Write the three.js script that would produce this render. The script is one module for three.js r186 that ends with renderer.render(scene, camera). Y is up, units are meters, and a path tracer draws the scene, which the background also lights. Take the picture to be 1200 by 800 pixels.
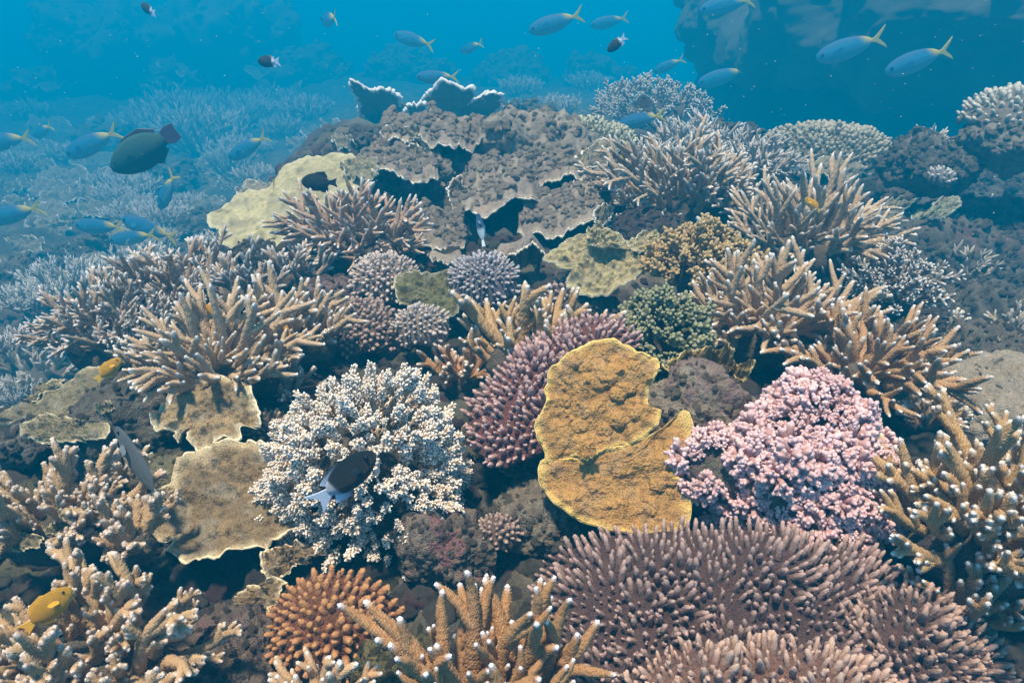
import * as THREE from 'three';
import { mergeVertices } from 'three/addons/utils/BufferGeometryUtils.js';

// ------------------------------------------------------------------ camera, water light, sun, exposure
const scene = new THREE.Scene();
const CAM_Y = 1.0, PITCH = 25 * Math.PI / 180, FOV = 50, F = 400 / Math.tan(FOV / 2 * Math.PI / 180);
const camera = new THREE.PerspectiveCamera(FOV, 1200 / 800, 0.05, 200);
camera.position.set(0, CAM_Y, 0);
camera.rotation.x = -PITCH;
scene.add(camera);

function waterSky() {                       // light under water: blue all round, paler towards the surface above
  const w = 64, h = 64, a = new Float32Array(w * h * 4);
  for (let j = 0; j < h; j++) {
    const el = ((j + 0.5) / h - 0.5) * Math.PI, t = Math.max(0, Math.sin(el));
    const k = Math.pow(t, 1.2);
    for (let i = 0; i < w; i++) {
      const o = (j * w + i) * 4;
      a[o] = 0.003 + 0.24 * k; a[o + 1] = 0.37 - 0.13 * k; a[o + 2] = 0.76 - 0.53 * k; a[o + 3] = 1;
    }
  }
  const t = new THREE.DataTexture(a, w, h, THREE.RGBAFormat, THREE.FloatType);
  t.mapping = THREE.EquirectangularReflectionMapping; t.magFilter = THREE.LinearFilter; t.needsUpdate = true;
  return t;
}
scene.background = waterSky();
scene.environment = scene.background;

const sun = new THREE.DirectionalLight(new THREE.Color(1, 0.87, 0.68), 5);
sun.position.set(-0.9, 6, -0.3);
sun.target.position.set(0, 0, -1.5);
sun.castShadow = true; sun.shadow.radius = 10;
sun.shadow.mapSize.set(2048, 2048);
Object.assign(sun.shadow.camera, { left: -6, right: 6, top: 6, bottom: -6, near: 0.1, far: 30 });
scene.add(sun, sun.target);
scene.fog = new THREE.FogExp2(new THREE.Color(0.0, 0.50, 0.95), 0.088);

const renderer = new THREE.WebGLRenderer({ antialias: true });
renderer.toneMapping = THREE.LinearToneMapping;
renderer.toneMappingExposure = 1.7;
renderer.shadowMap.enabled = true;

// ------------------------------------------------------------------ helpers
function rngOf(seed) { let s = seed >>> 0; return () => { s = (s + 0x6D2B79F5) | 0; let t = Math.imul(s ^ (s >>> 15), 1 | s); t = (t + Math.imul(t ^ (t >>> 7), 61 | t)) ^ t; return ((t ^ (t >>> 14)) >>> 0) / 4294967296; }; }
function hash3(x, y, z) { let h = Math.imul(x, 374761393) ^ Math.imul(y, 668265263) ^ Math.imul(z, 2147483647 - 1274126177); h = Math.imul(h ^ (h >>> 13), 1274126177); return ((h ^ (h >>> 16)) >>> 0) / 4294967296; }
function vnoise(x, y, z) {
  const xi = Math.floor(x), yi = Math.floor(y), zi = Math.floor(z), f = t => t * t * t * (t * (t * 6 - 15) + 10);
  const u = f(x - xi), v = f(y - yi), w = f(z - zi), L = (a, b, t) => a + (b - a) * t;
  return L(L(L(hash3(xi, yi, zi), hash3(xi + 1, yi, zi), u), L(hash3(xi, yi + 1, zi), hash3(xi + 1, yi + 1, zi), u), v),
    L(L(hash3(xi, yi, zi + 1), hash3(xi + 1, yi, zi + 1), u), L(hash3(xi, yi + 1, zi + 1), hash3(xi + 1, yi + 1, zi + 1), u), v), w) * 2 - 1;
}
function fbm(x, y, z, n = 4) { let a = 0.5, s = 0; for (let i = 0; i < n; i++) { s += a * vnoise(x, y, z); x = x * 2.03 + 7.1; y = y * 2.03 + 3.3; z = z * 2.03 + 1.7; a *= 0.5; } return s; }
const clamp = (x, a = 0, b = 1) => Math.min(b, Math.max(a, x));
const smooth = (a, b, x) => { const t = clamp((x - a) / (b - a)); return t * t * (3 - 2 * t); };
const mixc = (a, b, t) => [a[0] + (b[0] - a[0]) * t, a[1] + (b[1] - a[1]) * t, a[2] + (b[2] - a[2]) * t];
const scl = (a, k) => [a[0] * k, a[1] * k, a[2] * k];
const V = (x, y, z) => new THREE.Vector3(x, y, z);

// pixel of the photograph (1200 x 800) and depth along the lens axis -> point in the reef
const CP = Math.cos(PITCH), SP = Math.sin(PITCH);
function rayDir(u, v) { const x = (u - 600) / F, y = -(v - 400) / F; return V(x, y * CP - SP, -y * SP - CP); }
function P(u, v, depth) { return rayDir(u, v).multiplyScalar(depth).add(V(0, CAM_Y, 0)); }

// the general lie of the reef top: a broad flat back that falls away to both sides and behind
const DROPS = [[0, .8], [1, .79], [1.7, .76], [2.2, .72], [3, .66], [4.2, .64], [5, .74], [7, 1.0], [10, 1.4], [16, 2.0], [40, 3.6]];
function dropAt(d) { for (let i = 1; i < DROPS.length; i++) if (d < DROPS[i][0]) { const [a, p] = DROPS[i - 1], [b, q] = DROPS[i]; return p + (q - p) * (d - a) / (b - a); } return 3.6; }
function H0(x, z) {
  const d = Math.max(0, -z);
  let drop = dropAt(d);
  const s = smooth(0.42 + 0.12 * d, 1.0 + 0.33 * d, Math.abs(x));
  drop += s * (x < 0 ? 1.1 : 0.42) * smooth(1.0, 3, d);
  return CAM_Y - drop;
}
function onReef(u, v, lift = 0) {            // where the line of sight through a pixel meets the reef
  const r = rayDir(u, v); let t = 0.4;
  for (; t < 30; t += 0.01) { const y = CAM_Y + r.y * t; if (y <= H0(r.x * t, r.z * t) + lift) break; }
  return { p: V(r.x * t, CAM_Y + r.y * t, r.z * t), depth: t };
}
const anchors = [];
function anchor(p, sink = 0.02) { anchors.push([p.x, p.z, p.y - sink - H0(p.x, p.z)]); }
function groundY(x, z) {
  let sw = 2, s = 0;
  for (const [ax, az, r] of anchors) { const d2 = (x - ax) ** 2 + (z - az) ** 2, r0 = 0.085 + 0.05 * -az, q = d2 / (2 * r0 * r0); if (q > 9) continue; const w = 60 * Math.exp(-q); sw += w; s += w * r; }
  return H0(x, z) + s / sw;
}

const names = {};
function numbered(n) { const k = names[n] = (names[n] ?? -1) + 1; return k ? n + '_' + String(k).padStart(3, '0') : n; }
function tag(o, label, category, group, kind) { o.userData.label = label; if (category) o.userData.category = category; if (group) o.userData.group = group; if (kind) o.userData.kind = kind; return o; }
function sh(m) { m.castShadow = true; m.receiveShadow = true; return m; }
function mesh(name, geo, mat, parent) { const m = sh(new THREE.Mesh(geo, mat)); m.name = parent === scene ? numbered(name) : name; parent.add(m); return m; }
function group(name, p, label, category, grp) { const g = new THREE.Group(); g.name = numbered(name); g.position.copy(p); scene.add(g); tag(g, label, category, grp); return g; }

class GB {                                  // collects vertices with colours and uv in metres
  constructor() { this.p = []; this.c = []; this.u = []; this.i = []; }
  get n() { return this.p.length / 3; }
  v(x, y, z, c, u = 0, w = 0) { this.p.push(x, y, z); this.c.push(c[0], c[1], c[2]); this.u.push(u, w); return this.n - 1; }
  tri(a, b, c) { this.i.push(a, b, c); }
  quad(a, b, c, d) { this.i.push(a, b, c, a, c, d); }
  geo() {
    const g = new THREE.BufferGeometry();
    g.setAttribute('position', new THREE.Float32BufferAttribute(this.p, 3));
    g.setAttribute('color', new THREE.Float32BufferAttribute(this.c, 3));
    g.setAttribute('uv', new THREE.Float32BufferAttribute(this.u, 2));
    g.setIndex(this.i); g.computeVertexNormals(); return g;
  }
  // a tapering limb along pts; every other vertex of every other ring stands out as a corallite
  tube(pts, rad, nr, colour, bump = 0) {
    const T = V(0, 0, 0), N = V(1, 0, 0), B = V(0, 0, 0), n = pts.length; let first = -1, along = 0;
    for (let k = 0; k < n; k++) {
      T.subVectors(pts[Math.min(n - 1, k + 1)], pts[Math.max(0, k - 1)]).normalize();
      if (k === 0) { N.set(1, 0, 0); if (Math.abs(T.x) > 0.9) N.set(0, 0, 1); }
      N.addScaledVector(T, -N.dot(T)).normalize(); B.crossVectors(T, N);
      if (k) along += pts[k].distanceTo(pts[k - 1]);
      for (let j = 0; j < nr; j++) {
        const b = bump && k > 0 && k < n - 1 && k % 2 === 0 && (j + (k >> 1)) % 2 === 0 && hash3(k, j, n) > 0.22 ? 1 : 0;
        const r = rad[k] + (b ? bump * (0.5 + 1.1 * hash3(k, j, 3)) : bump * 0.5 * (hash3(k, j, 8) - 0.5)), a = j / nr * 6.28318, cx = Math.cos(a) * r, sx = Math.sin(a) * r, lift = b ? bump * 0.8 : 0;
        const c = colour(k / (n - 1), b, j);
        const id = this.v(pts[k].x + N.x * cx + B.x * sx + T.x * lift, pts[k].y + N.y * cx + B.y * sx + T.y * lift, pts[k].z + N.z * cx + B.z * sx + T.z * lift, c, j / nr * 0.06, along);
        if (k === 0 && j === 0) first = id;
      }
    }
    for (let k = 0; k < n - 1; k++) for (let j = 0; j < nr; j++) { const a = first + k * nr + j, b = first + k * nr + (j + 1) % nr; this.quad(a, b, b + nr, a + nr); }
    const tip = pts[n - 1], e = this.v(tip.x + T.x * rad[n - 1] * 0.7, tip.y + T.y * rad[n - 1] * 0.7, tip.z + T.z * rad[n - 1] * 0.7, colour(1, 1, 0)), l = first + (n - 1) * nr;
    for (let j = 0; j < nr; j++) this.tri(l + j, l + (j + 1) % nr, e);
  }
}

// ------------------------------------------------------------------ textures and materials
function noiseTex(size, fn, srgb) {
  const a = new Uint8Array(size * size * 4);
  for (let y = 0; y < size; y++) for (let x = 0; x < size; x++) { const c = fn(x / size, y / size); const o = (y * size + x) * 4; a[o] = c[0] * 255; a[o + 1] = c[1] * 255; a[o + 2] = c[2] * 255; a[o + 3] = 255; }
  const t = new THREE.DataTexture(a, size, size); t.magFilter = THREE.LinearFilter; t.minFilter = THREE.LinearMipmapLinearFilter; t.generateMipmaps = true;
  t.wrapS = t.wrapT = THREE.RepeatWrapping; if (srgb) t.colorSpace = THREE.SRGBColorSpace; t.needsUpdate = true; return t;
}
function tileNoise(u, v, per, seed) {        // tiling value noise
  const x = u * per, y = v * per, xi = Math.floor(x), yi = Math.floor(y), f = t => t * t * (3 - 2 * t), a = f(x - xi), b = f(y - yi);
  const h = (i, j) => hash3(((i % per) + per) % per, ((j % per) + per) % per, seed);
  return (h(xi, yi) * (1 - a) + h(xi + 1, yi) * a) * (1 - b) + (h(xi, yi + 1) * (1 - a) + h(xi + 1, yi + 1) * a) * b;
}
function cells(u, v, per, seed) {            // tiling distance to the nearest of jittered points
  const x = u * per, y = v * per, xi = Math.floor(x), yi = Math.floor(y); let m = 9;
  for (let j = -1; j <= 1; j++) for (let i = -1; i <= 1; i++) {
    const a = ((xi + i) % per + per) % per, b = ((yi + j) % per + per) % per;
    const dx = xi + i + hash3(a, b, seed) - x, dy = yi + j + hash3(a, b, seed + 9) - y; m = Math.min(m, dx * dx + dy * dy);
  }
  return Math.sqrt(m);
}
const grainBump = noiseTex(512, (u, v) => { const k = 0.35 * tileNoise(u, v, 128, 1) + 0.35 * tileNoise(u, v, 48, 2) + 0.3 * tileNoise(u, v, 16, 3); return [k, k, k]; });
const polypBump = noiseTex(512, (u, v) => { const k = clamp(1 - cells(u, v, 40, 5) * 1.3) * 0.7 + 0.3 * tileNoise(u, v, 24, 6); return [k, k, k]; });
const grainMap = noiseTex(512, (u, v) => { const k = 0.62 + 0.38 * (0.4 * tileNoise(u, v, 160, 11) + 0.35 * tileNoise(u, v, 60, 12) + 0.25 * tileNoise(u, v, 14, 13)); const q = 0.06 * (tileNoise(u, v, 20, 14) - 0.5); return [clamp(k + q), clamp(k), clamp(k - q)]; }, true);
const polypMap = noiseTex(512, (u, v) => { const k = 0.66 + 0.34 * clamp(1.1 - cells(u, v, 40, 5) * 1.1) * (0.6 + 0.4 * tileNoise(u, v, 12, 7)); return [k, k, k * 0.97]; }, true);
for (const t of [grainBump, grainMap]) t.repeat.set(1 / 0.14, 1 / 0.14);
for (const t of [polypBump, polypMap]) t.repeat.set(1 / 0.12, 1 / 0.12);
const M = {
  coral: new THREE.MeshStandardMaterial({ vertexColors: true, roughness: 0.88 }),
  rock: new THREE.MeshStandardMaterial({ vertexColors: true, roughness: 0.95, map: grainMap, bumpMap: grainBump, bumpScale: 0.006 }),
  plate: new THREE.MeshStandardMaterial({ vertexColors: true, roughness: 0.85, map: polypMap, bumpMap: polypBump, bumpScale: 0.0016 }),
  fish: new THREE.MeshPhysicalMaterial({ vertexColors: true, roughness: 0.5, bumpMap: polypBump, bumpScale: 0.0012 }),
  fin: new THREE.MeshStandardMaterial({ vertexColors: true, roughness: 0.55 }),
  eye: new THREE.MeshStandardMaterial({ color: 0x080808, roughness: 0.15 }),
};

// ------------------------------------------------------------------ coral builders
const STEM = [0.19, 0.155, 0.115];
function growBranch(gb, rng, o, start, dir, len, r, depth) {
  const step = o.step, n = Math.max(4, Math.ceil(len / step)), pts = [], rad = [], p = start.clone(), d = dir.clone().normalize(), s = len / n;
  const bend = V(rng() - .5, rng() - .5, rng() - .5).multiplyScalar(o.bend ?? 0.5);
  for (let k = 0; k <= n; k++) {
    const t = k / n;
    pts.push(p.clone()); rad.push(r * (1 - (o.taper ?? 0.52) * t) * (1 - 0.35 * smooth(0.72, 0.97, t)) * (t > 0.95 ? Math.sqrt(Math.max(0.12, 1 - ((t - 0.95) / 0.053) ** 2)) : 1) * (1 + 0.10 * (rng() - .5)));
    d.addScaledVector(bend, s / len).add(V((rng() - .5) * .10, (rng() - .5) * .10 + (o.up ?? 0.25) * s / len, (rng() - .5) * .10)).normalize();
    p.addScaledVector(d, s);
  }
  const bumpy = o.bump ? 0.74 : 1, tipLen = (o.tipLen ?? 0.012) / len, k1 = 0.85 + rng() * 0.3;
  gb.tube(pts, rad, o.nr, (t, b) => {
    let c = scl(o.col, bumpy);
    c = scl(c, k1); if (b) c = mixc(c, o.dot ?? mixc(scl(o.col, 1.3), [0.85, 0.76, 0.62], 0.2), 0.85);
    return mixc(c, o.tip, 0.45 * smooth(1 - tipLen * 4, 1 - tipLen, t) + 0.55 * smooth(1 - tipLen * 1.5, 1 - tipLen * 0.3, t));
  }, o.bump ?? 0);
  if (depth < (o.levels ?? 1)) {
    const m = depth ? Math.round((o.sides ?? 3) * 0.5) : (o.sides ?? 3) + Math.floor(rng() * 2);
    for (let i = 0; i < m; i++) {
      const t = 0.22 + 0.62 * (i + rng() * 0.8) / m, at = pts[Math.floor(t * n)], along = pts[Math.min(n, Math.floor(t * n) + 1)].clone().sub(at).normalize();
      const side = V(rng() - .5, rng() - .5 + 0.15, rng() - .5).normalize(); side.addScaledVector(along, -side.dot(along)).normalize();
      const nd = along.clone().multiplyScalar(Math.cos(o.angle ?? 0.8)).addScaledVector(side, Math.sin(o.angle ?? 0.8));
      growBranch(gb, rng, o, at, nd, len * (o.sideLen ?? 0.45) * (0.7 + rng() * 0.6) * (1 - 0.35 * t), r * (o.sideR ?? 0.78) * (1 - 0.2 * t), depth + 1);
    }
  }
}
function branchVariants(seed, n, o) { const out = []; for (let i = 0; i < n; i++) { const rng = rngOf(seed * 97 + i * 13), gb = new GB(); growBranch(gb, rng, o, V(0, 0, 0), V(0, 1, 0), o.len * (0.8 + 0.4 * rng()), o.r, 0); out.push(gb.geo()); } return out; }
const ico = {};
function nodule(x, y, z) {                   // rounded knobs packed side by side
  const xi = Math.floor(x), yi = Math.floor(y), zi = Math.floor(z); let m = 9;
  for (let k = -1; k <= 1; k++) for (let j = -1; j <= 1; j++) for (let i = -1; i <= 1; i++) {
    const a = xi + i, b = yi + j, c = zi + k, h = hash3(a, b, c), dx = a + h - x, dy = b + ((h * 57.31) % 1) - y, dz = c + ((h * 913.7) % 1) - z, d = dx * dx + dy * dy + dz * dz; if (d < m) m = d;
  }
  return Math.sqrt(Math.max(0.22, 1 - m));
}
// a rough rounded block of dead coral rock, knobs at two sizes set in metres; amp is the share of the size that the large swells take
function lump(rx, ry, rz, seed, colA, colB, amp = 0.25, freq = 2.2, det = 4, colC = null, knob = 1) {
  const src = ico[det] ??= mergeVertices(new THREE.IcosahedronGeometry(1, det).deleteAttribute('uv').deleteAttribute('normal'), 1e-5);
  const q = src.attributes.position, gb = new GB(), s = seed * 3.17, R = Math.cbrt(rx * ry * rz), n1 = 3.2 / R, n2 = 8.5 / R, fr = freq / (1.5 * R);
  for (let k = 0; k < q.count; k++) {
    const x = q.getX(k), y = q.getY(k), z = q.getZ(k), px = x * rx, py = y * ry, pz = z * rz;
    let nx = x / rx, ny = y / ry, nz = z / rz; const nl = Math.hypot(nx, ny, nz); nx /= nl; ny /= nl; nz /= nl;
    const sw = fbm(px * fr + s, py * fr, pz * fr - s, 3) * 1.7, wx = px + 0.12 * R * sw, kn = nodule(wx * n1 + s, py * n1, pz * n1) - 0.6, k2 = nodule(wx * n2 - s, py * n2, pz * n2 + s) - 0.6;
    const fine = fbm(px * n2 * 2.2, py * n2 * 2.2 + s, pz * n2 * 2.2, 3);
    const d = R * (amp * sw * 0.7 + knob * (0.17 * kn + 0.11 * k2 + 0.06 * fine));
    let c = mixc(colA, colB, clamp(0.5 + 0.9 * fbm(px * fr * 3 + s, py * fr * 3, pz * fr * 3, 4) + 0.5 * fine));
    if (colC) c = mixc(c, colC, 0.8 * smooth(0.05, 0.25, fbm(px * fr * 2 - s, py * fr * 2 + 4, pz * fr * 2, 3)));
    gb.v(px + nx * d, py + ny * d, pz + nz * d, c, Math.atan2(z, y) * R * 1.1, px);
  }
  gb.i = Array.from(src.index.array); return gb.geo();
}
const ROCKA = [0.13, 0.108, 0.075], ROCKB = [0.26, 0.225, 0.16], ROCKP = [0.21, 0.125, 0.12];
let seedNow = 1;
// o: u,v base pixel; w,d half footprint px; h height px; n branches; th thickness px; ...
function branching(name, label, cat, grp, o) {
  const seed = ++seedNow, rng = rngOf(seed * 7919), { p, depth } = o.depth ? { p: P(o.u, o.v, o.depth), depth: o.depth } : onReef(o.u, o.v, o.lift ?? 0), k = depth / F;
  anchor(p, 0.015);
  const g = group(name, p, label, cat, grp), W = o.w * k, D = (o.d ?? o.w * 0.8) * k, H = o.h * k;
  const bo = { ...o, len: H * (o.lenK ?? 0.85), r: o.th * k / 2, step: (depth < 0.9 ? 1.45 : depth < 1.75 ? 1.7 : depth < 2.8 ? 2.4 : 5) * k, nr: depth < 0.9 ? 28 : depth < 1.15 ? 22 : depth < 1.75 ? 18 : depth < 2.8 ? 11 : 7, bump: (depth < 1.15 ? 1.15 : depth < 1.75 ? 0.9 : depth < 2.8 ? 0.6 : 0) * k, tipLen: (o.tipPx ?? 3.2) * 0.75 * k };
  const vars = branchVariants(seed, o.vars ?? 6, bo);
  mesh('base', lump(W * 0.62, H * 0.28, D * 0.62, seed, STEM, ROCKA, 0.3, 2, 8), M.rock, g).position.y = -H * 0.05;
  const q = new THREE.Quaternion(), up = V(0, 1, 0);
  for (let i = 0; i < o.n; i++) {
    const a = i * 2.39996 + rng() * 0.5, rho = Math.sqrt((i + 0.5) / o.n) * (0.9 + 0.2 * rng()), ca = Math.cos(a), sa = Math.sin(a);
    const b = mesh('branch', vars[i % vars.length], M.coral, g);
    b.position.set(ca * rho * W * 0.55, H * 0.16 * (1 - rho * rho), sa * rho * D * 0.55);
    const sp = o.spread ?? 0.9;
    const dir = V(ca * rho * sp + (rng() - .5) * .45 + (o.lean?.[0] ?? 0), (o.rise ?? 1.05) - rho * 0.45 * sp + rng() * .2, sa * rho * sp + (rng() - .5) * .45 + (o.lean?.[1] ?? 0)).normalize();
    q.setFromUnitVectors(up, dir); b.quaternion.setFromAxisAngle(up, rng() * 6.28).premultiply(q);
    b.scale.setScalar((0.75 + 0.45 * rng()) * (1 - 0.12 * rho));
  }
  return g;
}
// a cushion, table or fan thickly set with short upright fingers
function fingered(name, label, cat, grp, o) {
  const seed = ++seedNow, rng = rngOf(seed * 4801), { p, depth } = o.depth ? { p: P(o.u, o.v, o.depth), depth: o.depth } : onReef(o.u, o.v, o.lift ?? 0), k = depth / F;
  anchor(p.clone().setY(p.y - (o.stand ?? 20) * k), 0);
  const g = group(name, p, label, cat, grp), A = o.a * k, B = o.b * k, dome = o.dome * k, N = V(...(o.normal ?? [0, 1, 0])).normalize();
  const qn = new THREE.Quaternion().setFromUnitVectors(V(0, 1, 0), N), spin = new THREE.Quaternion().setFromAxisAngle(V(0, 1, 0), o.turn ?? 0); qn.multiply(spin);
  const surf = (x, z) => { const r2 = Math.min(1, (x / A) ** 2 + (z / B) ** 2); return dome * Math.sqrt(Math.max(0, 1 - r2 * 0.96)) - dome * 0.2 + (o.wave ?? 6) * k * fbm(x * 9 / (k * 100) * .12 + seed, z * 9 / (k * 100) * .12, seed, 3); };
  const edge = a => 1 + (o.ragged ?? 0.12) * 2 * fbm(Math.cos(a) * 1.8 + seed, Math.sin(a) * 1.8, seed * 1.3, 3);
  // body
  const gb = new GB(), nr = 14, ns = 44;
  for (let s = 0; s < 2; s++) for (let i = 0; i <= nr; i++) for (let j = 0; j < ns; j++) {
    const a = j / ns * 6.28318, r = i / nr * edge(a), x = Math.cos(a) * r * A, z = Math.sin(a) * r * B, th = s ? -(o.thick ?? 8) * k * (1.2 - 0.6 * i / nr) - (1 - i / nr) * dome * 0.5 : 0;
    gb.v(x, surf(x, z) + th, z, scl(o.col, 0.85 + 0.3 * rng()), x, z);
  }
  const per = (nr + 1) * ns;
  for (let i = 0; i < nr; i++) for (let j = 0; j < ns; j++) { const a = i * ns + j, b = i * ns + (j + 1) % ns; gb.quad(a, b, b + ns, a + ns); gb.quad(per + a, per + a + ns, per + b + ns, per + b); }
  for (let j = 0; j < ns; j++) { const a = nr * ns + j, b = nr * ns + (j + 1) % ns; gb.quad(a, b, per + b, per + a); }
  const body = mesh('table', gb.geo(), M.rock, g); body.quaternion.copy(qn);
  const stalk = mesh('base', lump(A * 0.45, (o.stand ?? 20) * k * 1.1, B * 0.45, seed, STEM, ROCKA, 0.3, 2, 8), M.rock, g); stalk.position.copy(N).multiplyScalar(-(o.stand ?? 20) * k * 1.25 - (o.wave ?? 6) * k * 0.6);
  // fingers
  const fo = { ...o, len: o.fh * k, r: o.fw * k / 2, step: o.fh * k / 9, nr: 10, bump: (o.bumpPx ?? 0.9) * k, tipLen: o.fh * k * (o.tipShare ?? 0.3), levels: 0, bend: 0.45, up: 0, taper: 0.38 };
  const vars = [...branchVariants(seed, 5, fo), ...branchVariants(seed + 3, 4, { ...fo, levels: 1, sides: 1, sideLen: 0.55, angle: 0.55 })], sp = o.gap * k, list = [], pts = [];
  for (let x = -A * 1.2; x < A * 1.2; x += sp) { const row = Math.round(x / sp) & 1; for (let z = -B * 1.2; z < B * 1.2; z += sp) {
    const X = x + (rng() - .5) * sp * .55, Z = z + (row ? sp / 2 : 0) + (rng() - .5) * sp * .55, a = Math.atan2(Z / B, X / A), rr = Math.hypot(X / A, Z / B) / edge(a);
    if (rr > 1.0 || rng() < 0.03) continue; if (o.skip && fbm(X / A * 2.2 + seed, Z / B * 2.2, 3, 3) > o.skip) continue; pts.push([X, Z, rr]);
  } }
  const up = V(0, 1, 0), e = 0.004;
  for (const [X, Z, rr] of pts) {
    const nx = -(surf(X + e, Z) - surf(X - e, Z)) / (2 * e), nz = -(surf(X, Z + e) - surf(X, Z - e)) / (2 * e);
    const sw = fbm(X / sp * 0.16 + seed, Z / sp * 0.16, 1, 2), sv = fbm(X / sp * 0.16 + seed, Z / sp * 0.16, 8, 2);
    const dir = V(sw * 0.6 + clamp(nx, -1.2, 1.2) * 0.9 + X / A * (o.flare ?? 0.5) * rr + (rng() - .5) * .4, 1, sv * 0.6 + clamp(nz, -1.2, 1.2) * 0.9 + Z / B * (o.flare ?? 0.5) * rr + (rng() - .5) * .3).normalize();
    const pos = V(X, surf(X, Z) - 0.06 * o.fh * k, Z).applyQuaternion(qn); dir.applyQuaternion(qn); dir.lerp(up, o.upright ?? 0.25).normalize();
    list.push({ pos, q: new THREE.Quaternion().setFromUnitVectors(up, dir).multiply(new THREE.Quaternion().setFromAxisAngle(up, rng() * 6.28)), s: (0.6 + 0.6 * rng() + 0.5 * fbm(X / sp * 0.22 + seed, Z / sp * 0.22, 5, 2)) * (1 - 0.2 * rr * rr), d: pos.clone().add(p).distanceTo(camera.position) });
  }
  list.sort((a, b) => a.d - b.d);
  list.slice(0, 300).forEach((f, i) => { const m = mesh('finger', vars[i % vars.length], M.coral, g); m.position.copy(f.pos); m.quaternion.copy(f.q); m.scale.setScalar(f.s); });
  const rest = list.slice(300);
  if (rest.length) { const im = new THREE.InstancedMesh(vars[0], M.coral, rest.length); im.name = 'outer_fingers'; im.userData.kind = 'stuff'; sh(im); const m4 = new THREE.Matrix4(); rest.forEach((f, i) => im.setMatrixAt(i, m4.compose(f.pos, f.q, V(f.s, f.s, f.s)))); g.add(im); }
  return g;
}
// many twiggy sprigs: each stem is thickly set with short white-tipped twigs
function sprigVariants(seed, n, o) {
  const out = [];
  for (let i = 0; i < n; i++) {
    const rng = rngOf(seed * 31 + i * 77), gb = new GB(), len = o.len * (0.85 + 0.3 * rng()), n1 = 9, pts = [], rad = [], p = V(0, 0, 0), d = V(0, 1, 0);
    for (let k = 0; k <= n1; k++) { pts.push(p.clone()); rad.push(o.r * (1 - 0.55 * k / n1)); d.add(V((rng() - .5) * .22, 0.05, (rng() - .5) * .22)).normalize(); p.addScaledVector(d, len / n1); }
    gb.tube(pts, rad, 7, t => mixc(o.col, o.tip, smooth(0.85, 1, t)), 0);
    for (let k = 0; k < o.twigs; k++) {
      const t = 0.18 + 0.8 * (k + rng()) / o.twigs, f = t * n1, a = Math.min(n1 - 1, Math.floor(f)), at = pts[a].clone().lerp(pts[a + 1], f - a), ax = pts[a + 1].clone().sub(pts[a]).normalize();
      const th = k * 2.4 + rng(), s = V(Math.cos(th), 0, Math.sin(th)); s.addScaledVector(ax, -s.dot(ax)).normalize();
      const dir = s.multiplyScalar(0.8).addScaledVector(ax, 0.75).normalize(), L = o.twig * (0.7 + 0.6 * rng()) * (1.15 - 0.5 * t), q = [0, .55, 1].map(m => at.clone().addScaledVector(dir, L * m).add(V(0, L * 0.15 * m * m, 0)));
      gb.tube(q, [o.tr, o.tr * 0.92, o.tr * 0.55], 5, m => mixc(o.col, o.tip, smooth(0.45, 1, m)), 0);
      if (o.knobs && rng() < 0.8) { const sd = V(rng() - .5, rng() * .6, rng() - .5).normalize().multiplyScalar(L * 0.5), b = q[1]; gb.tube([b, b.clone().addScaledVector(sd, .6), b.clone().add(sd)], [o.tr * .8, o.tr * .75, o.tr * .45], 5, m => mixc(o.col, o.tip, smooth(0.45, 1, m)), 0); }
    }
    out.push(gb.geo());
  }
  return out;
}
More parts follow.
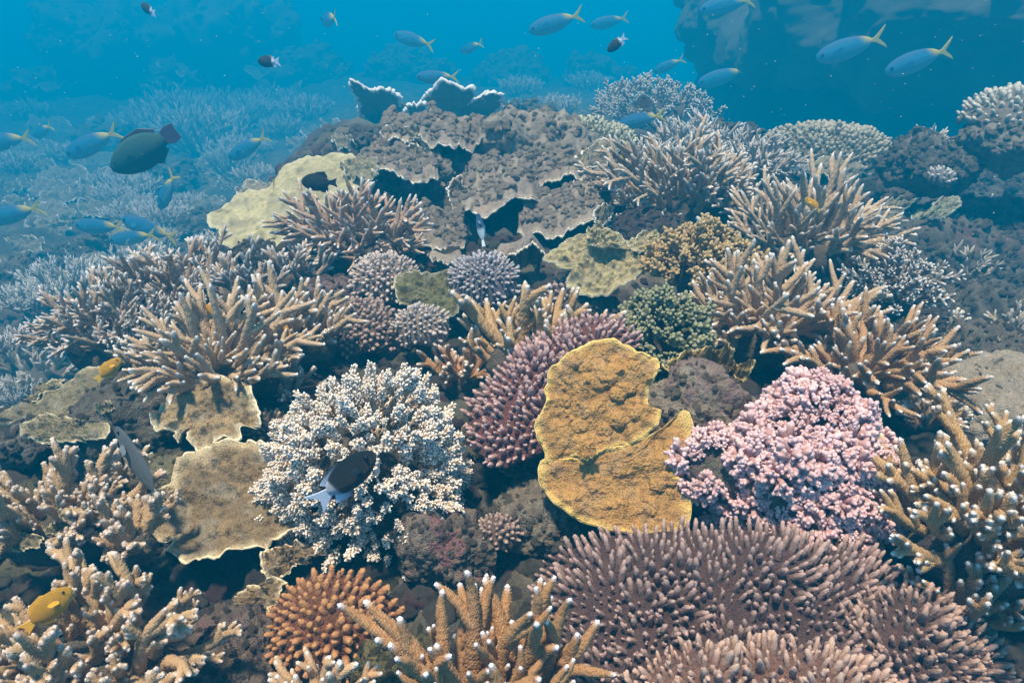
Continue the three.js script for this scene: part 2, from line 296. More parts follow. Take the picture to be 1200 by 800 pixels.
function bushy(name, label, cat, grp, o) {
  const seed = ++seedNow, rng = rngOf(seed * 6007), { p, depth } = o.depth ? { p: P(o.u, o.v, o.depth), depth: o.depth } : onReef(o.u, o.v, o.lift ?? 0), k = depth / F;
  anchor(p, 0.02);
  const g = group(name, p, label, cat, grp), W = o.w * k, H = o.h * k, D = (o.d ?? o.w * 0.8) * k;
  const vars = sprigVariants(seed, 6, { len: o.sprig * k, r: o.stem * k / 2, twigs: o.twigs ?? 26, twig: o.twig * k, tr: o.tw * k / 2, col: o.col, tip: o.tip, knobs: o.knobs });
  mesh('base', lump(W * 0.5, H * 0.5, D * 0.5, seed, STEM, ROCKA, 0.2, 2, 9), M.rock, g);
  const up = V(0, 1, 0), q = new THREE.Quaternion(), list = [];
  for (let i = 0; i < o.n; i++) {
    const y = 1 - (1 - (o.floor ?? 0)) * (i + 0.5) / o.n, a = i * 2.39996 + rng() * .6, r = Math.sqrt(Math.max(0, 1 - y * y)), c = Math.cos(a), s = Math.sin(a);
    const lumpy = 0.68 + 0.2 * fbm(c * r * 1.7 + seed, y * 1.7, s * r * 1.7, 3) * 2 + 0.08 * rng();
    if (o.skip && fbm(c * r * 1.6 + 5 + seed, y * 1.6, s * r * 1.6, 2) > o.skip) continue;
    const dir = V(c * r / W * H * 1.1 + (rng() - .5) * .5, y * 0.8 + (o.rise ?? 0.35), s * r / D * H * 1.1 + (rng() - .5) * .5).normalize(), sc = 0.75 + 0.5 * rng(), pos = V(c * r * W * lumpy, y * H * lumpy, s * r * D * lumpy);
    list.push({ pos, q: new THREE.Quaternion().setFromAxisAngle(up, rng() * 6.28).premultiply(q.setFromUnitVectors(up, dir)), s: sc, d: pos.clone().add(p).distanceTo(camera.position) });
  }
  list.sort((a, b) => a.d - b.d).slice(0, 300).forEach((f, i) => { const m = mesh('sprig', vars[i % 6], M.coral, g); m.position.copy(f.pos); m.quaternion.copy(f.q); m.scale.setScalar(f.s); });
  const rest = list.slice(300);
  if (rest.length) { const im = new THREE.InstancedMesh(vars[0], M.coral, rest.length), m4 = new THREE.Matrix4(); im.name = 'far_side_sprigs'; im.userData.kind = 'stuff'; sh(im); rest.forEach((f, i) => im.setMatrixAt(i, m4.compose(f.pos, f.q, V(f.s, f.s, f.s)))); g.add(im); }
  return g;
}
// cauliflower coral: clumps of rounded, warty lobes
function clumpVariants(seed, n, o) {
  const out = [];
  for (let i = 0; i < n; i++) {
    const rng = rngOf(seed * 53 + i * 19), gb = new GB(), m = o.lobes ?? 11, tone = 0.55 * rng();
    for (let k = 0; k < m; k++) {
      const y = 1 - (k + 0.5) / m * 0.95, a = k * 2.4 + rng() * .6, r = Math.sqrt(1 - y * y), d = V(Math.cos(a) * r, y * 0.9 + 0.25, Math.sin(a) * r).normalize(), L = o.R * (0.8 + 0.35 * rng());
      const stem = [0.15, 0.55, 0.9].map(t => d.clone().multiplyScalar(L * t)); gb.tube(stem, [o.R * .12, o.R * .16, o.R * .15], 6, t => mixc(o.base, o.col, t), 0);
      for (let w = 0; w < 8; w++) {
        const s = V(rng() - .5, rng() - .5, rng() - .5).normalize().multiplyScalar(w ? 0.95 : 0).add(d).normalize(), b = d.clone().multiplyScalar(L * (0.62 + 0.1 * rng()));
        const e = L * (0.24 + 0.16 * rng()), rr = o.R * (0.085 + 0.05 * rng());
        gb.tube([b, b.clone().addScaledVector(s, e * .55), b.clone().addScaledVector(s, e)], [rr * .9, rr * 1.1, rr * .7], 6, t => mixc(o.col, mixc(o.tip, o.col, tone), smooth(0.2, 0.9, t)), 0);
      }
    }
    out.push(gb.geo());
  }
  return out;
}
function cauliflower(name, label, cat, grp, o) {
  const seed = ++seedNow, rng = rngOf(seed * 977), { p, depth } = o.depth ? { p: P(o.u, o.v, o.depth), depth: o.depth } : onReef(o.u, o.v, o.lift ?? 0), k = depth / F;
  anchor(p, 0.02);
  const g = group(name, p, label, cat, grp), W = o.w * k, H = o.h * k, D = (o.d ?? o.w * .8) * k, R = o.R * k;
  const vars = clumpVariants(seed, 6, { R, base: o.col, col: o.col, tip: o.tip, lobes: o.lobes });
  mesh('base', lump(W * 0.85, H * 0.85, D * 0.85, seed, ROCKA, ROCKB, 0.22, 2.5, 12, ROCKP), M.rock, g);
  const up = V(0, 1, 0), q = new THREE.Quaternion();
  for (let i = 0; i < o.n; i++) {
    const y = 1 - (i + 0.5) / o.n * (1 - (o.floor ?? 0.0)), a = i * 2.39996, r = Math.sqrt(1 - y * y), c = Math.cos(a), s = Math.sin(a);
    if (o.skip && fbm(c * r * 1.5 + seed + 3, y * 1.5, s * r * 1.5, 2) > o.skip) continue;
    const f = 0.86 + 0.10 * rng() + 0.2 * fbm(c * r * 1.5 + seed, y * 1.5, s * r * 1.5, 2), m = mesh('clump', vars[i % 6], M.coral, g);
    m.position.set(c * r * W * f, y * H * f, s * r * D * f);
    m.quaternion.setFromAxisAngle(up, rng() * 6.28).premultiply(q.setFromUnitVectors(up, V(c * r / W, y / H + 1 / H * 0.15, s * r / D).normalize())); m.scale.setScalar(0.6 + 0.7 * rng());
  }
  return g;
}
// plate corals: outline traced as pixels on a plane through (u,v,depth) with the given normal
function sheet(o) {
  const c = P(o.u, o.v, o.depth), N = V(...o.normal).normalize(), X = V(1, 0, 0); X.addScaledVector(N, -X.x).normalize(); X.copy(V(1, 0, 0).addScaledVector(N, -N.x)).normalize();
  const Z = V(0, 0, 0).crossVectors(X, N), cam = V(0, CAM_Y, 0), k = o.depth / F, seed = o.seed ?? ++seedNow;
  const raw = o.outline.map(([u, v]) => { const r = rayDir(u, v), t = c.clone().sub(cam).dot(N) / r.dot(N), q = r.multiplyScalar(t).add(cam).sub(c); return [q.dot(X), q.dot(Z)]; });
  let area = 0; raw.forEach((a, i) => { const b = raw[(i + 1) % raw.length]; area += a[0] * b[1] - b[0] * a[1]; }); if (area < 0) raw.reverse();
  const curve = new THREE.CatmullRomCurve3(raw.map(a => V(a[0], 0, a[1])), true, 'centripetal'), ns = o.ns ?? 160, nr = o.nr ?? 36, O = curve.getSpacedPoints(ns).slice(0, ns);
  const R = Math.sqrt(Math.abs(area) / 2 / Math.PI), fr = (o.frill ?? 2.5) * k;
  O.forEach((q, j) => { const a = j / ns * 6.28318, l = Math.hypot(q.x, q.z) || 1, e = fr * (fbm(Math.cos(a) * 6 + seed, Math.sin(a) * 6, seed, 3) * 1.6); q.x += q.x / l * e; q.z += q.z / l * e; });
  const hgt = (x, z, s, a) => (o.cup ?? 0) * R * s * s + (o.ripple ?? 6) * k * s * s * s * s * (fbm(Math.cos(a) * 3.5 + seed, Math.sin(a) * 3.5, 2 + seed, 2) * 2 + 0.8 * fbm(Math.cos(a) * 11 + seed, Math.sin(a) * 11, 2 + seed, 2))
    + (o.bumps ?? 4) * k * (1 - 0.75 * smooth(0.75, 1, s)) * (fbm(x / R * 3 + seed, z / R * 3, seed, 4) * 1.6 + 0.55 * Math.max(0, fbm(x / R * 8 + seed, z / R * 8, seed, 3)) * 2)
    + (o.rings ?? 0.7) * k * s * Math.sin(s * 40 + 5 * fbm(x / R * 2, z / R * 2, seed, 2)) * 0.5;
  const gb = new GB(), th = (o.thick ?? 4) * k, rimc = o.rim, W = o.rimWidth ?? 0.05, top = [], bot = [];
  for (let s = 0; s < 2; s++) for (let i = 0; i <= nr; i++) for (let j = 0; j < ns; j++) {
    const t = Math.pow(i / nr, 0.8), a = j / ns * 6.28318, x = O[j].x * t, z = O[j].z * t, y = hgt(x, z, t, a) - (s ? th * (1.6 - 0.9 * t) : 0);
    let col = mixc(o.col, o.col2 ?? scl(o.col, 0.75), smooth(-0.2, 0.4, fbm(x / R * 2.5 + seed * 2, z / R * 2.5, seed, 4)) * 0.8);
    if (!s) { col = mixc(col, mixc(scl(o.col, 0.85), [0.42, 0.39, 0.33], 0.6), (o.dust ?? 0.6) * smooth(0.12, 0.3, fbm(x / R * 4 - seed, z / R * 4, seed + 5, 4))); col = scl(col, 0.9 + 0.35 * fbm(x / R * 14, z / R * 14, seed, 3)); }
    col = mixc(col, rimc, smooth(1 - W * (1.6 + 1.2 * fbm(Math.cos(a) * 5, Math.sin(a) * 5, seed, 2)), 1, t) * 0.85); if (s) col = o.col2 ?? o.col;
    gb.v(x, y, z, col, x, z);
  }
  const per = (nr + 1) * ns;
  for (let i = 0; i < nr; i++) for (let j = 0; j < ns; j++) { const a = i * ns + j, b = i * ns + (j + 1) % ns; gb.quad(a, a + ns, b + ns, b); gb.quad(per + a, per + b, per + b + ns, per + a + ns); }
  for (let j = 0; j < ns; j++) { const a = nr * ns + j, b = nr * ns + (j + 1) % ns; gb.quad(a, per + a, per + b, b); }
  const gr = new GB(), rw = (o.rimPx ?? 2) * k / 2, nt = 6;                     // the pale growing lip
  for (let j = 0; j < ns; j++) {
    const q = O[j], a = j / ns * 6.28318, y = hgt(q.x, q.z, 1, a) - th * 0.35, l = Math.hypot(q.x, q.z) || 1, w = rw * (0.75 + 0.7 * Math.abs(fbm(q.x * 60, q.z * 60, seed, 2)) * 2 + (o.knobby ?? 0) * Math.max(0, vnoise(q.x * 220, q.z * 220, seed)));
    for (let m = 0; m < nt; m++) { const f = m / nt * 6.28318; gr.v(q.x + q.x / l * Math.cos(f) * w, y + Math.sin(f) * w, q.z + q.z / l * Math.cos(f) * w, scl(rimc, 0.9 + 0.2 * hash3(j, m, seed)), j * 0.004, m * 0.004); }
  }
  for (let j = 0; j < ns; j++) for (let m = 0; m < nt; m++) { const a = j * nt + m, b = j * nt + (m + 1) % nt, c2 = ((j + 1) % ns) * nt + m, d = ((j + 1) % ns) * nt + (m + 1) % nt; gr.quad(a, b, d, c2); }
  const q = new THREE.Quaternion().setFromRotationMatrix(new THREE.Matrix4().makeBasis(X, N, Z));
  return { c, q, plate: gb.geo(), rim: gr.geo() };
}
function plateThing(name, label, grp, list, cat = 'plate coral') {
  let g = null;
  for (const o of list) {
    const s = sheet(o);
    if (!g) { g = group(name, s.c, label, cat, grp); if (o.ground !== false) anchor(s.c.clone().add(V(0, -(o.above ?? 0.05), -0.03)), 0); }
    const m = mesh('plate', s.plate, M.plate, g); m.position.copy(s.c).sub(g.position); m.quaternion.copy(s.q);
    mesh('rim', s.rim, M.coral, m);
    for (const [u, v, r] of o.knobs ?? []) { const N = V(...o.normal).normalize(), rd = rayDir(u, v), t = s.c.clone().sub(V(0, CAM_Y, 0)).dot(N) / rd.dot(N), kk = o.depth / F, n = mesh('nodule', lump(r * kk, r * kk * 0.55, r * kk * 0.85, u + v, o.col, o.col2 ?? o.col, 0.35, 2.2, 9), M.plate, m); n.position.copy(rd.multiplyScalar(t).add(V(0, CAM_Y, 0)).sub(s.c).applyQuaternion(s.q.clone().invert())); }
  }
  return g;
}
// a ledge whose lip follows a traced line: rough top running back into the reef, hollow underside falling away beneath
function tier(name, label, grp, o) {
  const k = o.depth / F, seed = ++seedNow, curve = new THREE.CatmullRomCurve3(o.rim.map(([u, v], i) => P(u, v, o.depth + (o.bow ?? 0.05) * Math.pow(2 * i / (o.rim.length - 1) - 1, 2))), false, 'centripetal'), n = o.ns ?? 90, L = curve.getSpacedPoints(n), D = o.D, H = o.H * k, rise = (o.rise ?? 0.25) * 0.5;
  const S = L.map(q => q.clone());
  L.forEach((q, j) => { const e = fbm(j * 0.21 + seed, seed, 1, 3); q.y += e * 5 * k; q.z += fbm(j * 0.17 + seed, 3, seed, 3) * 14 * k; });
  const c = L[n >> 1].clone(), g = group(name, c, label, 'shelf coral', grp); anchor(c.clone().add(V(0, -H, -D * 0.5)), 0.01);
  const top = new GB(), un = new GB(), rm = new GB(), m = 44;
  for (let i = 0; i <= m; i++) for (let j = 0; j <= n; j++) {
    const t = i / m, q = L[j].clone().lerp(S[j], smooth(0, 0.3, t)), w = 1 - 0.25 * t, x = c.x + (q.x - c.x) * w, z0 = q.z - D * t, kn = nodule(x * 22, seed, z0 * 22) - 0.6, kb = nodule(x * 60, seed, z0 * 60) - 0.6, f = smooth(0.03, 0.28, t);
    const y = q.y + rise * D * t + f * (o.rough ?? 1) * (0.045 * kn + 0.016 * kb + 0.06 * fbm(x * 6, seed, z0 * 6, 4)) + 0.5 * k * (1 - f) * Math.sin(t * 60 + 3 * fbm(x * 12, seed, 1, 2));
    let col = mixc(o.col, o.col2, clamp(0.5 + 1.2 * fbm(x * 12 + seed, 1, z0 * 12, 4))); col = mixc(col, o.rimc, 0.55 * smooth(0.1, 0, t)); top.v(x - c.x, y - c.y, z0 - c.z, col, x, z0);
  }
  for (let i = 0; i <= 12; i++) for (let j = 0; j <= n; j++) {
    const t = i / 12 * Math.PI / 2, q = L[j], x = c.x + (q.x - c.x) * (1 - 0.22 * Math.sin(t)), y = q.y - 3 * k - H * (1 - Math.cos(t)) + 0.01 * fbm(x * 20, t * 3, seed, 2), z = q.z - D * 0.65 * Math.sin(t) - 0.004;
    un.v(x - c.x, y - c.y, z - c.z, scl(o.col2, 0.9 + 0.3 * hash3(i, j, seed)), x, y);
  }
  for (let j = 0; j <= n; j++) for (let a = 0; a < 6; a++) { const w = (o.rimPx ?? 2) * k * 0.5 * (0.7 + 0.9 * Math.abs(fbm(j * 0.5, seed, 2, 2)) * 2), f = a / 6 * 6.283; rm.v(L[j].x - c.x, L[j].y - c.y - 1.5 * k + Math.sin(f) * w * 1.3, L[j].z - c.z + Math.cos(f) * w, scl(o.rimc, 0.9 + 0.2 * hash3(j, a, 4)), j * .004, a * .004); }
  for (let i = 0; i < m; i++) for (let j = 0; j < n; j++) { const a = i * (n + 1) + j; top.quad(a, a + 1, a + n + 2, a + n + 1); }
  for (let i = 0; i < 12; i++) for (let j = 0; j < n; j++) { const a = i * (n + 1) + j; un.quad(a, a + n + 1, a + n + 2, a + 1); }
  for (let j = 0; j < n; j++) for (let a = 0; a < 6; a++) rm.quad(j * 6 + a, (j + 1) * 6 + a, (j + 1) * 6 + (a + 1) % 6, j * 6 + (a + 1) % 6);
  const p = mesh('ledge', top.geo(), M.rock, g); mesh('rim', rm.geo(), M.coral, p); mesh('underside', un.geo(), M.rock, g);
  if (o.turf) turf(p, o.turf, 5 * k, seed, o.col, scl(o.col, 1.25), 8 * (n + 1));
  return g;
}
let tuft = null;
function turf(m, n, size, seed, colA, colB, from = 0) {   // little algae tufts and knobs stuck on a rock's upper faces
  tuft ??= lump(1, 0.8, 1, 9, [0.8, 0.8, 0.8], [1.1, 1.1, 1.1], 0.7, 2.4, 3);
  const rng = rngOf(seed * 131), q = m.geometry.attributes.position, nn = m.geometry.attributes.normal, im = new THREE.InstancedMesh(tuft, M.rock, n), m4 = new THREE.Matrix4(), e = new THREE.Euler(), qt = new THREE.Quaternion(), c = new THREE.Color();
  for (let i = 0, t = 0; i < n && t < n * 20; t++) {
    const k = from + Math.floor(rng() * (q.count - from)); if (nn.getY(k) < -0.25) continue; const s = size * (0.35 + rng() * rng());
    im.setMatrixAt(i, m4.compose(V(q.getX(k), q.getY(k), q.getZ(k)), qt.setFromEuler(e.set(rng() * 6, rng() * 6, rng() * 6)), V(s * (0.7 + 0.7 * rng()), s, s)));
    im.setColorAt(i++, c.setRGB(...scl(mixc(colA, colB, rng() * 1.2), 0.95 + 0.4 * rng())));
  }
  im.name = 'algae_tufts'; im.userData.kind = 'stuff'; sh(im); m.add(im);
}
function rock(name, label, grp, o, cat = 'rock') {
  const seed = ++seedNow, depth = o.depth ?? onReef(o.u, o.v, o.lift ?? 0).depth, p = P(o.u, o.v, depth), k = depth / F;
  const m = mesh(name, lump(o.rx * k, o.ry * k, (o.rz ?? o.rx) * k, seed, o.colA ?? ROCKA, o.colB ?? ROCKB, o.amp ?? 0.4, o.freq ?? 2.2, o.det ?? 24, o.colC ?? null), M.rock, scene);
  m.position.copy(p); m.rotation.y = o.turn ?? 0; tag(m, label, cat, grp); turf(m, o.turf ?? 260, (o.turfPx ?? 4.2) * k, seed, o.colA ?? ROCKA, o.colB ?? ROCKB); if (o.anchor !== false) anchor(p.clone().add(V(0, -o.ry * k * 0.5, 0)), 0);
  return m;
}

// ------------------------------------------------------------------ the corals, front to back
const WHITE = [0.78, 0.74, 0.70], TAN = [0.42, 0.31, 0.19], ORANGE = [0.46, 0.235, 0.085];
const Zm = (x0, y0, s) => pts => pts.map(([x, y]) => [x0 + x / s, y0 + y / s]);
const GB_STAG = 'branching corals over the reef top', GB_FING = 'fingered cushion corals', GB_PLATE = 'plate corals over the reef';

// front row
branching('staghorn_coral', 'orange brown staghorn with thick white tipped stippled branches, in front of purple table', 'staghorn coral', GB_STAG,
  { u: 575, v: 840, depth: 0.86, w: 125, d: 70, h: 180, n: 30, th: 24, sides: 2, angle: 0.5, sideLen: 0.5, taper: 0.6, spread: 0.5, rise: 1.35, vars: 9, col: [0.42, 0.205, 0.075], dot: [0.66, 0.42, 0.2], tip: [0.85, 0.84, 0.88], levels: 1 });
branching('staghorn_coral', 'small pale orange staghorn sprays beside the round orange knobbed coral', 'staghorn coral', GB_STAG,
  { u: 375, v: 835, depth: 0.84, w: 75, d: 40, h: 80, n: 13, th: 17, sides: 3, spread: 0.8, rise: 1.2, vars: 5, col: [0.5, 0.31, 0.16], tip: WHITE });
fingered('table_coral', 'wide purplish brown table coral with pale finger tips below the yellow plate', 'table coral', GB_FING,
  { u: 850, v: 745, depth: 0.96, a: 232, b: 140, dome: 62, normal: [0.03, 1, 0.42], gap: 10.4, fw: 8.4, fh: 25, wave: 34, col: [0.115, 0.063, 0.056], tip: [0.46, 0.31, 0.265], tipShare: 0.3, stand: 40, upright: 0.12, flare: 0.7, ragged: 0.14 });
fingered('table_coral', 'purplish brown table coral lobe sloping down beside yellow brown staghorn thicket', 'table coral', GB_FING,
  { u: 1085, v: 785, depth: 0.93, a: 110, b: 95, dome: 50, normal: [0.25, 1, 0.5], gap: 10.4, fw: 8.6, fh: 24, wave: 16, col: [0.125, 0.068, 0.056], tip: [0.48, 0.315, 0.245], tipShare: 0.3, stand: 40, upright: 0.12, flare: 0.7 });
fingered('table_coral', 'pinkish tan table coral in front of the wide purplish brown table', 'table coral', GB_FING,
  { u: 895, v: 845, depth: 0.80, a: 175, b: 90, dome: 70, normal: [0, 1, 0.3], gap: 11.5, fw: 9.6, fh: 24, wave: 24, col: [0.25, 0.13, 0.095], tip: [0.52, 0.345, 0.26], tipShare: 0.4, stand: 30, upright: 0.2, ragged: 0.2 });
fingered('knob_coral', 'orange brown cushion coral of rounded knobs beside the thick staghorn', 'cushion coral', GB_FING,
  { u: 388, v: 735, depth: 0.98, a: 76, b: 62, dome: 58, normal: [0.05, 1, 0.65], gap: 9.8, fw: 10, fh: 13, wave: 14, col: [0.21, 0.075, 0.028], tip: [0.46, 0.225, 0.085], tipShare: 0.5, stand: 20, flare: 0.8, upright: 0.05, bend: 0.1 });
branching('staghorn_coral', 'yellow brown staghorn thicket with white tips beside pink cauliflower coral', 'staghorn coral', GB_STAG,
  { u: 1155, v: 640, depth: 1.02, w: 125, d: 90, h: 185, n: 40, th: 19, sides: 4, angle: 0.65, spread: 0.95, rise: 1.1, lean: [-0.25, 0.25], vars: 8, col: [0.43, 0.255, 0.10], dot: [0.68, 0.48, 0.27], tip: WHITE, levels: 2, sideLen: 0.42 });
branching('staghorn_coral', 'low yellow brown staghorn sprays beside the sloping lobe of the purple table', 'staghorn coral', GB_STAG,
  { u: 1135, v: 715, depth: 0.98, w: 70, d: 40, h: 75, n: 13, th: 15, sides: 3, vars: 5, col: [0.40, 0.22, 0.09], tip: WHITE });

branching('staghorn_coral', 'tan staghorn thicket of blunt stubby branches under the yellow damselfish', 'staghorn coral', GB_STAG,
  { u: 115, v: 795, depth: 0.88, w: 165, d: 95, h: 130, n: 46, th: 18, sides: 5, angle: 0.75, sideLen: 0.4, spread: 0.9, lean: [-0.05, 0.3], vars: 8, col: [0.46, 0.29, 0.14], tip: [0.64, 0.54, 0.47], levels: 2 });
branching('staghorn_coral', 'tan staghorn with blunt fingers reaching towards the big brown plate', 'staghorn coral', GB_STAG,
  { u: 150, v: 640, depth: 1.08, w: 45, d: 35, h: 68, n: 13, th: 14, sides: 4, angle: 0.7, vars: 6, col: [0.45, 0.295, 0.15], tip: [0.64, 0.54, 0.47], levels: 2 });
branching('staghorn_coral', 'tan staghorn bush of swept branches below the sloping olive plates', 'staghorn coral', GB_STAG,
  { u: 70, v: 620, depth: 1.12, w: 110, d: 60, h: 92, n: 34, th: 14, sides: 4, angle: 0.6, lean: [0.15, 0.1], vars: 8, col: [0.45, 0.30, 0.155], tip: [0.64, 0.54, 0.47], levels: 2 });

// white bushy coral, pink coral, yellow plate
bushy('bushy_coral', 'large bushy coral with masses of white tipped twigs around dark damselfish', 'bushy coral', null,
  { u: 430, v: 590, depth: 1.22, w: 124, h: 178, d: 90, n: 760, sprig: 27, stem: 4, twigs: 30, twig: 6.5, tw: 3.0, col: [0.44, 0.315, 0.20], tip: [0.95, 0.885, 0.80], floor: -0.22, skip: 0.42, knobs: true, rise: 0.5 });
cauliflower('cauliflower_coral', 'pale pink cauliflower coral of rounded frilly clumps beside the yellow plate', 'cauliflower coral', 'pink cauliflower corals',
  { u: 938, v: 585, depth: 1.13, w: 100, h: 145, d: 75, n: 160, R: 22, col: [0.46, 0.26, 0.24], tip: [0.78, 0.555, 0.555], floor: -0.2, skip: 0.7 });
cauliflower('cauliflower_coral', 'small pink coral patch growing on the rock between yellow plate and pink coral', 'cauliflower coral', 'pink cauliflower corals',
  { u: 838, v: 560, depth: 1.12, w: 44, h: 55, d: 35, n: 44, R: 20, col: [0.44, 0.26, 0.24], tip: [0.76, 0.545, 0.545], skip: 0.12, floor: -0.2 });
rock('reef_rock', 'grey brown algae covered rock joining the yellow plate and pink coral', 'rocks in the reef', { u: 822, v: 505, depth: 1.24, rx: 66, ry: 72, rz: 55, amp: 0.45, freq: 2.4, det: 34, colA: [0.25, 0.20, 0.145], colB: [0.42, 0.345, 0.255], colC: [0.27, 0.18, 0.165] });
{ const z = Zm(540, 370, 2.964), zk = Zm(760, 380, 6.664);
  const yel = { dust: 0.25, col: [0.64, 0.345, 0.10], col2: [0.52, 0.285, 0.09], rim: [0.92, 0.64, 0.20], normal: [-0.08, 0.66, 0.75] };
  plateThing('yellow_plate_coral', 'golden yellow plate coral with bright rim standing upright beside purple red table', null, [
    { ...yel, u: 722, v: 565, depth: 1.10, above: 0.16, ns: 240, nr: 70, bumps: 5.5, frill: 2, ripple: 5, rimPx: 2.6, rimWidth: 0.10, cup: 0.04, thick: 5, knobs: [[778, 540, 13], [784, 560, 11], [772, 568, 10], [786, 525, 9], [745, 545, 8], [700, 560, 7], [730, 590, 6], [765, 600, 6]],
      outline: z([[285, 500], [275, 545], [287, 595], [330, 650], [400, 705], [470, 730], [520, 750], [590, 755], [650, 772], [710, 765], [780, 730], [800, 690], [797, 610], [765, 580], [745, 545], [752, 468], [790, 450], [806, 420], [803, 370], [775, 330], [740, 355], [690, 395], [590, 445], [440, 485], [340, 500]]) },
    { ...yel, u: 702, v: 462, depth: 1.127, normal: [-0.1, 0.585, 0.805], ns: 240, nr: 70, bumps: 6.5, frill: 3, ripple: 6, rimPx: 2.4, rimWidth: 0.07, cup: 0.0, thick: 5, knobs: [[690, 446, 12], [712, 440, 13], [686, 432, 9], [724, 462, 10], [700, 478, 11], [735, 455, 9], [662, 470, 8], [725, 492, 12], [745, 484, 10], [680, 500, 10], [708, 505, 9], [660, 505, 7], [742, 430, 8]],
      outline: z([[520, 80], [590, 114], [612, 130], [672, 145], [682, 205], [652, 255], [648, 305], [695, 328], [688, 370], [650, 405], [600, 435], [530, 455], [470, 488], [412, 492], [360, 500], [310, 512], [285, 455], [260, 420], [258, 385], [275, 335], [296, 300], [300, 240], [305, 205], [350, 160], [390, 120], [440, 92]]) },
    { ...yel, u: 688, v: 527, depth: 1.09, normal: [-0.3, 0.8, 0.5], ns: 60, nr: 12, bumps: 3, rimPx: 2, thick: 4, outline: z([[415, 470], [440, 455], [470, 465], [465, 485], [420, 498], [405, 485]]) },
  ]);
  plateThing('encrusting_coral', 'knobbly mustard yellow encrusting coral with thin lip above the grey rock', null, [
    { u: 830, v: 436, depth: 1.28, normal: [0, 0.85, 0.5], above: 0.05, col: [0.42, 0.29, 0.09], col2: [0.30, 0.22, 0.09], rim: [0.72, 0.56, 0.25], bumps: 26, ns: 140, nr: 60, frill: 4, rimPx: 2.4,
      outline: zk([[130, 330], [180, 290], [280, 240], [380, 215], [480, 225], [520, 200], [640, 225], [690, 290], [800, 320], [780, 380], [730, 440], [640, 370], [500, 370], [420, 430], [330, 465], [240, 420]]) }], 'encrusting coral');
}
fingered('table_coral', 'purple red table coral with pale edge fingers tilted behind the yellow plate', 'table coral', GB_FING,
  { u: 652, v: 455, depth: 1.24, a: 122, b: 68, dome: 26, turn: 0.62, normal: [-0.2, 1, 0.62], gap: 8.2, fw: 6.6, fh: 17, wave: 10, col: [0.21, 0.078, 0.066], tip: [0.54, 0.36, 0.33], tipShare: 0.36, stand: 40, upright: 0.15, flare: 0.6 });
branching('staghorn_coral', 'orange staghorn growing behind the tilted purple red table coral', 'staghorn coral', GB_STAG,
  { u: 625, v: 420, depth: 1.42, w: 90, d: 60, h: 92, n: 24, th: 15, sides: 3, spread: 0.95, vars: 7, col: [0.47, 0.29, 0.125], dot: [0.68, 0.48, 0.28], tip: WHITE, levels: 1 });
bushy('green_coral', 'dark olive green bushy coral tucked behind the yellow plate', 'bushy coral', null,
  { u: 768, v: 412, depth: 1.40, w: 56, h: 62, d: 45, n: 90, sprig: 26, stem: 7, twigs: 16, twig: 9, tw: 6, col: [0.085, 0.095, 0.05], tip: [0.30, 0.30, 0.17], floor: 0, knobs: true });

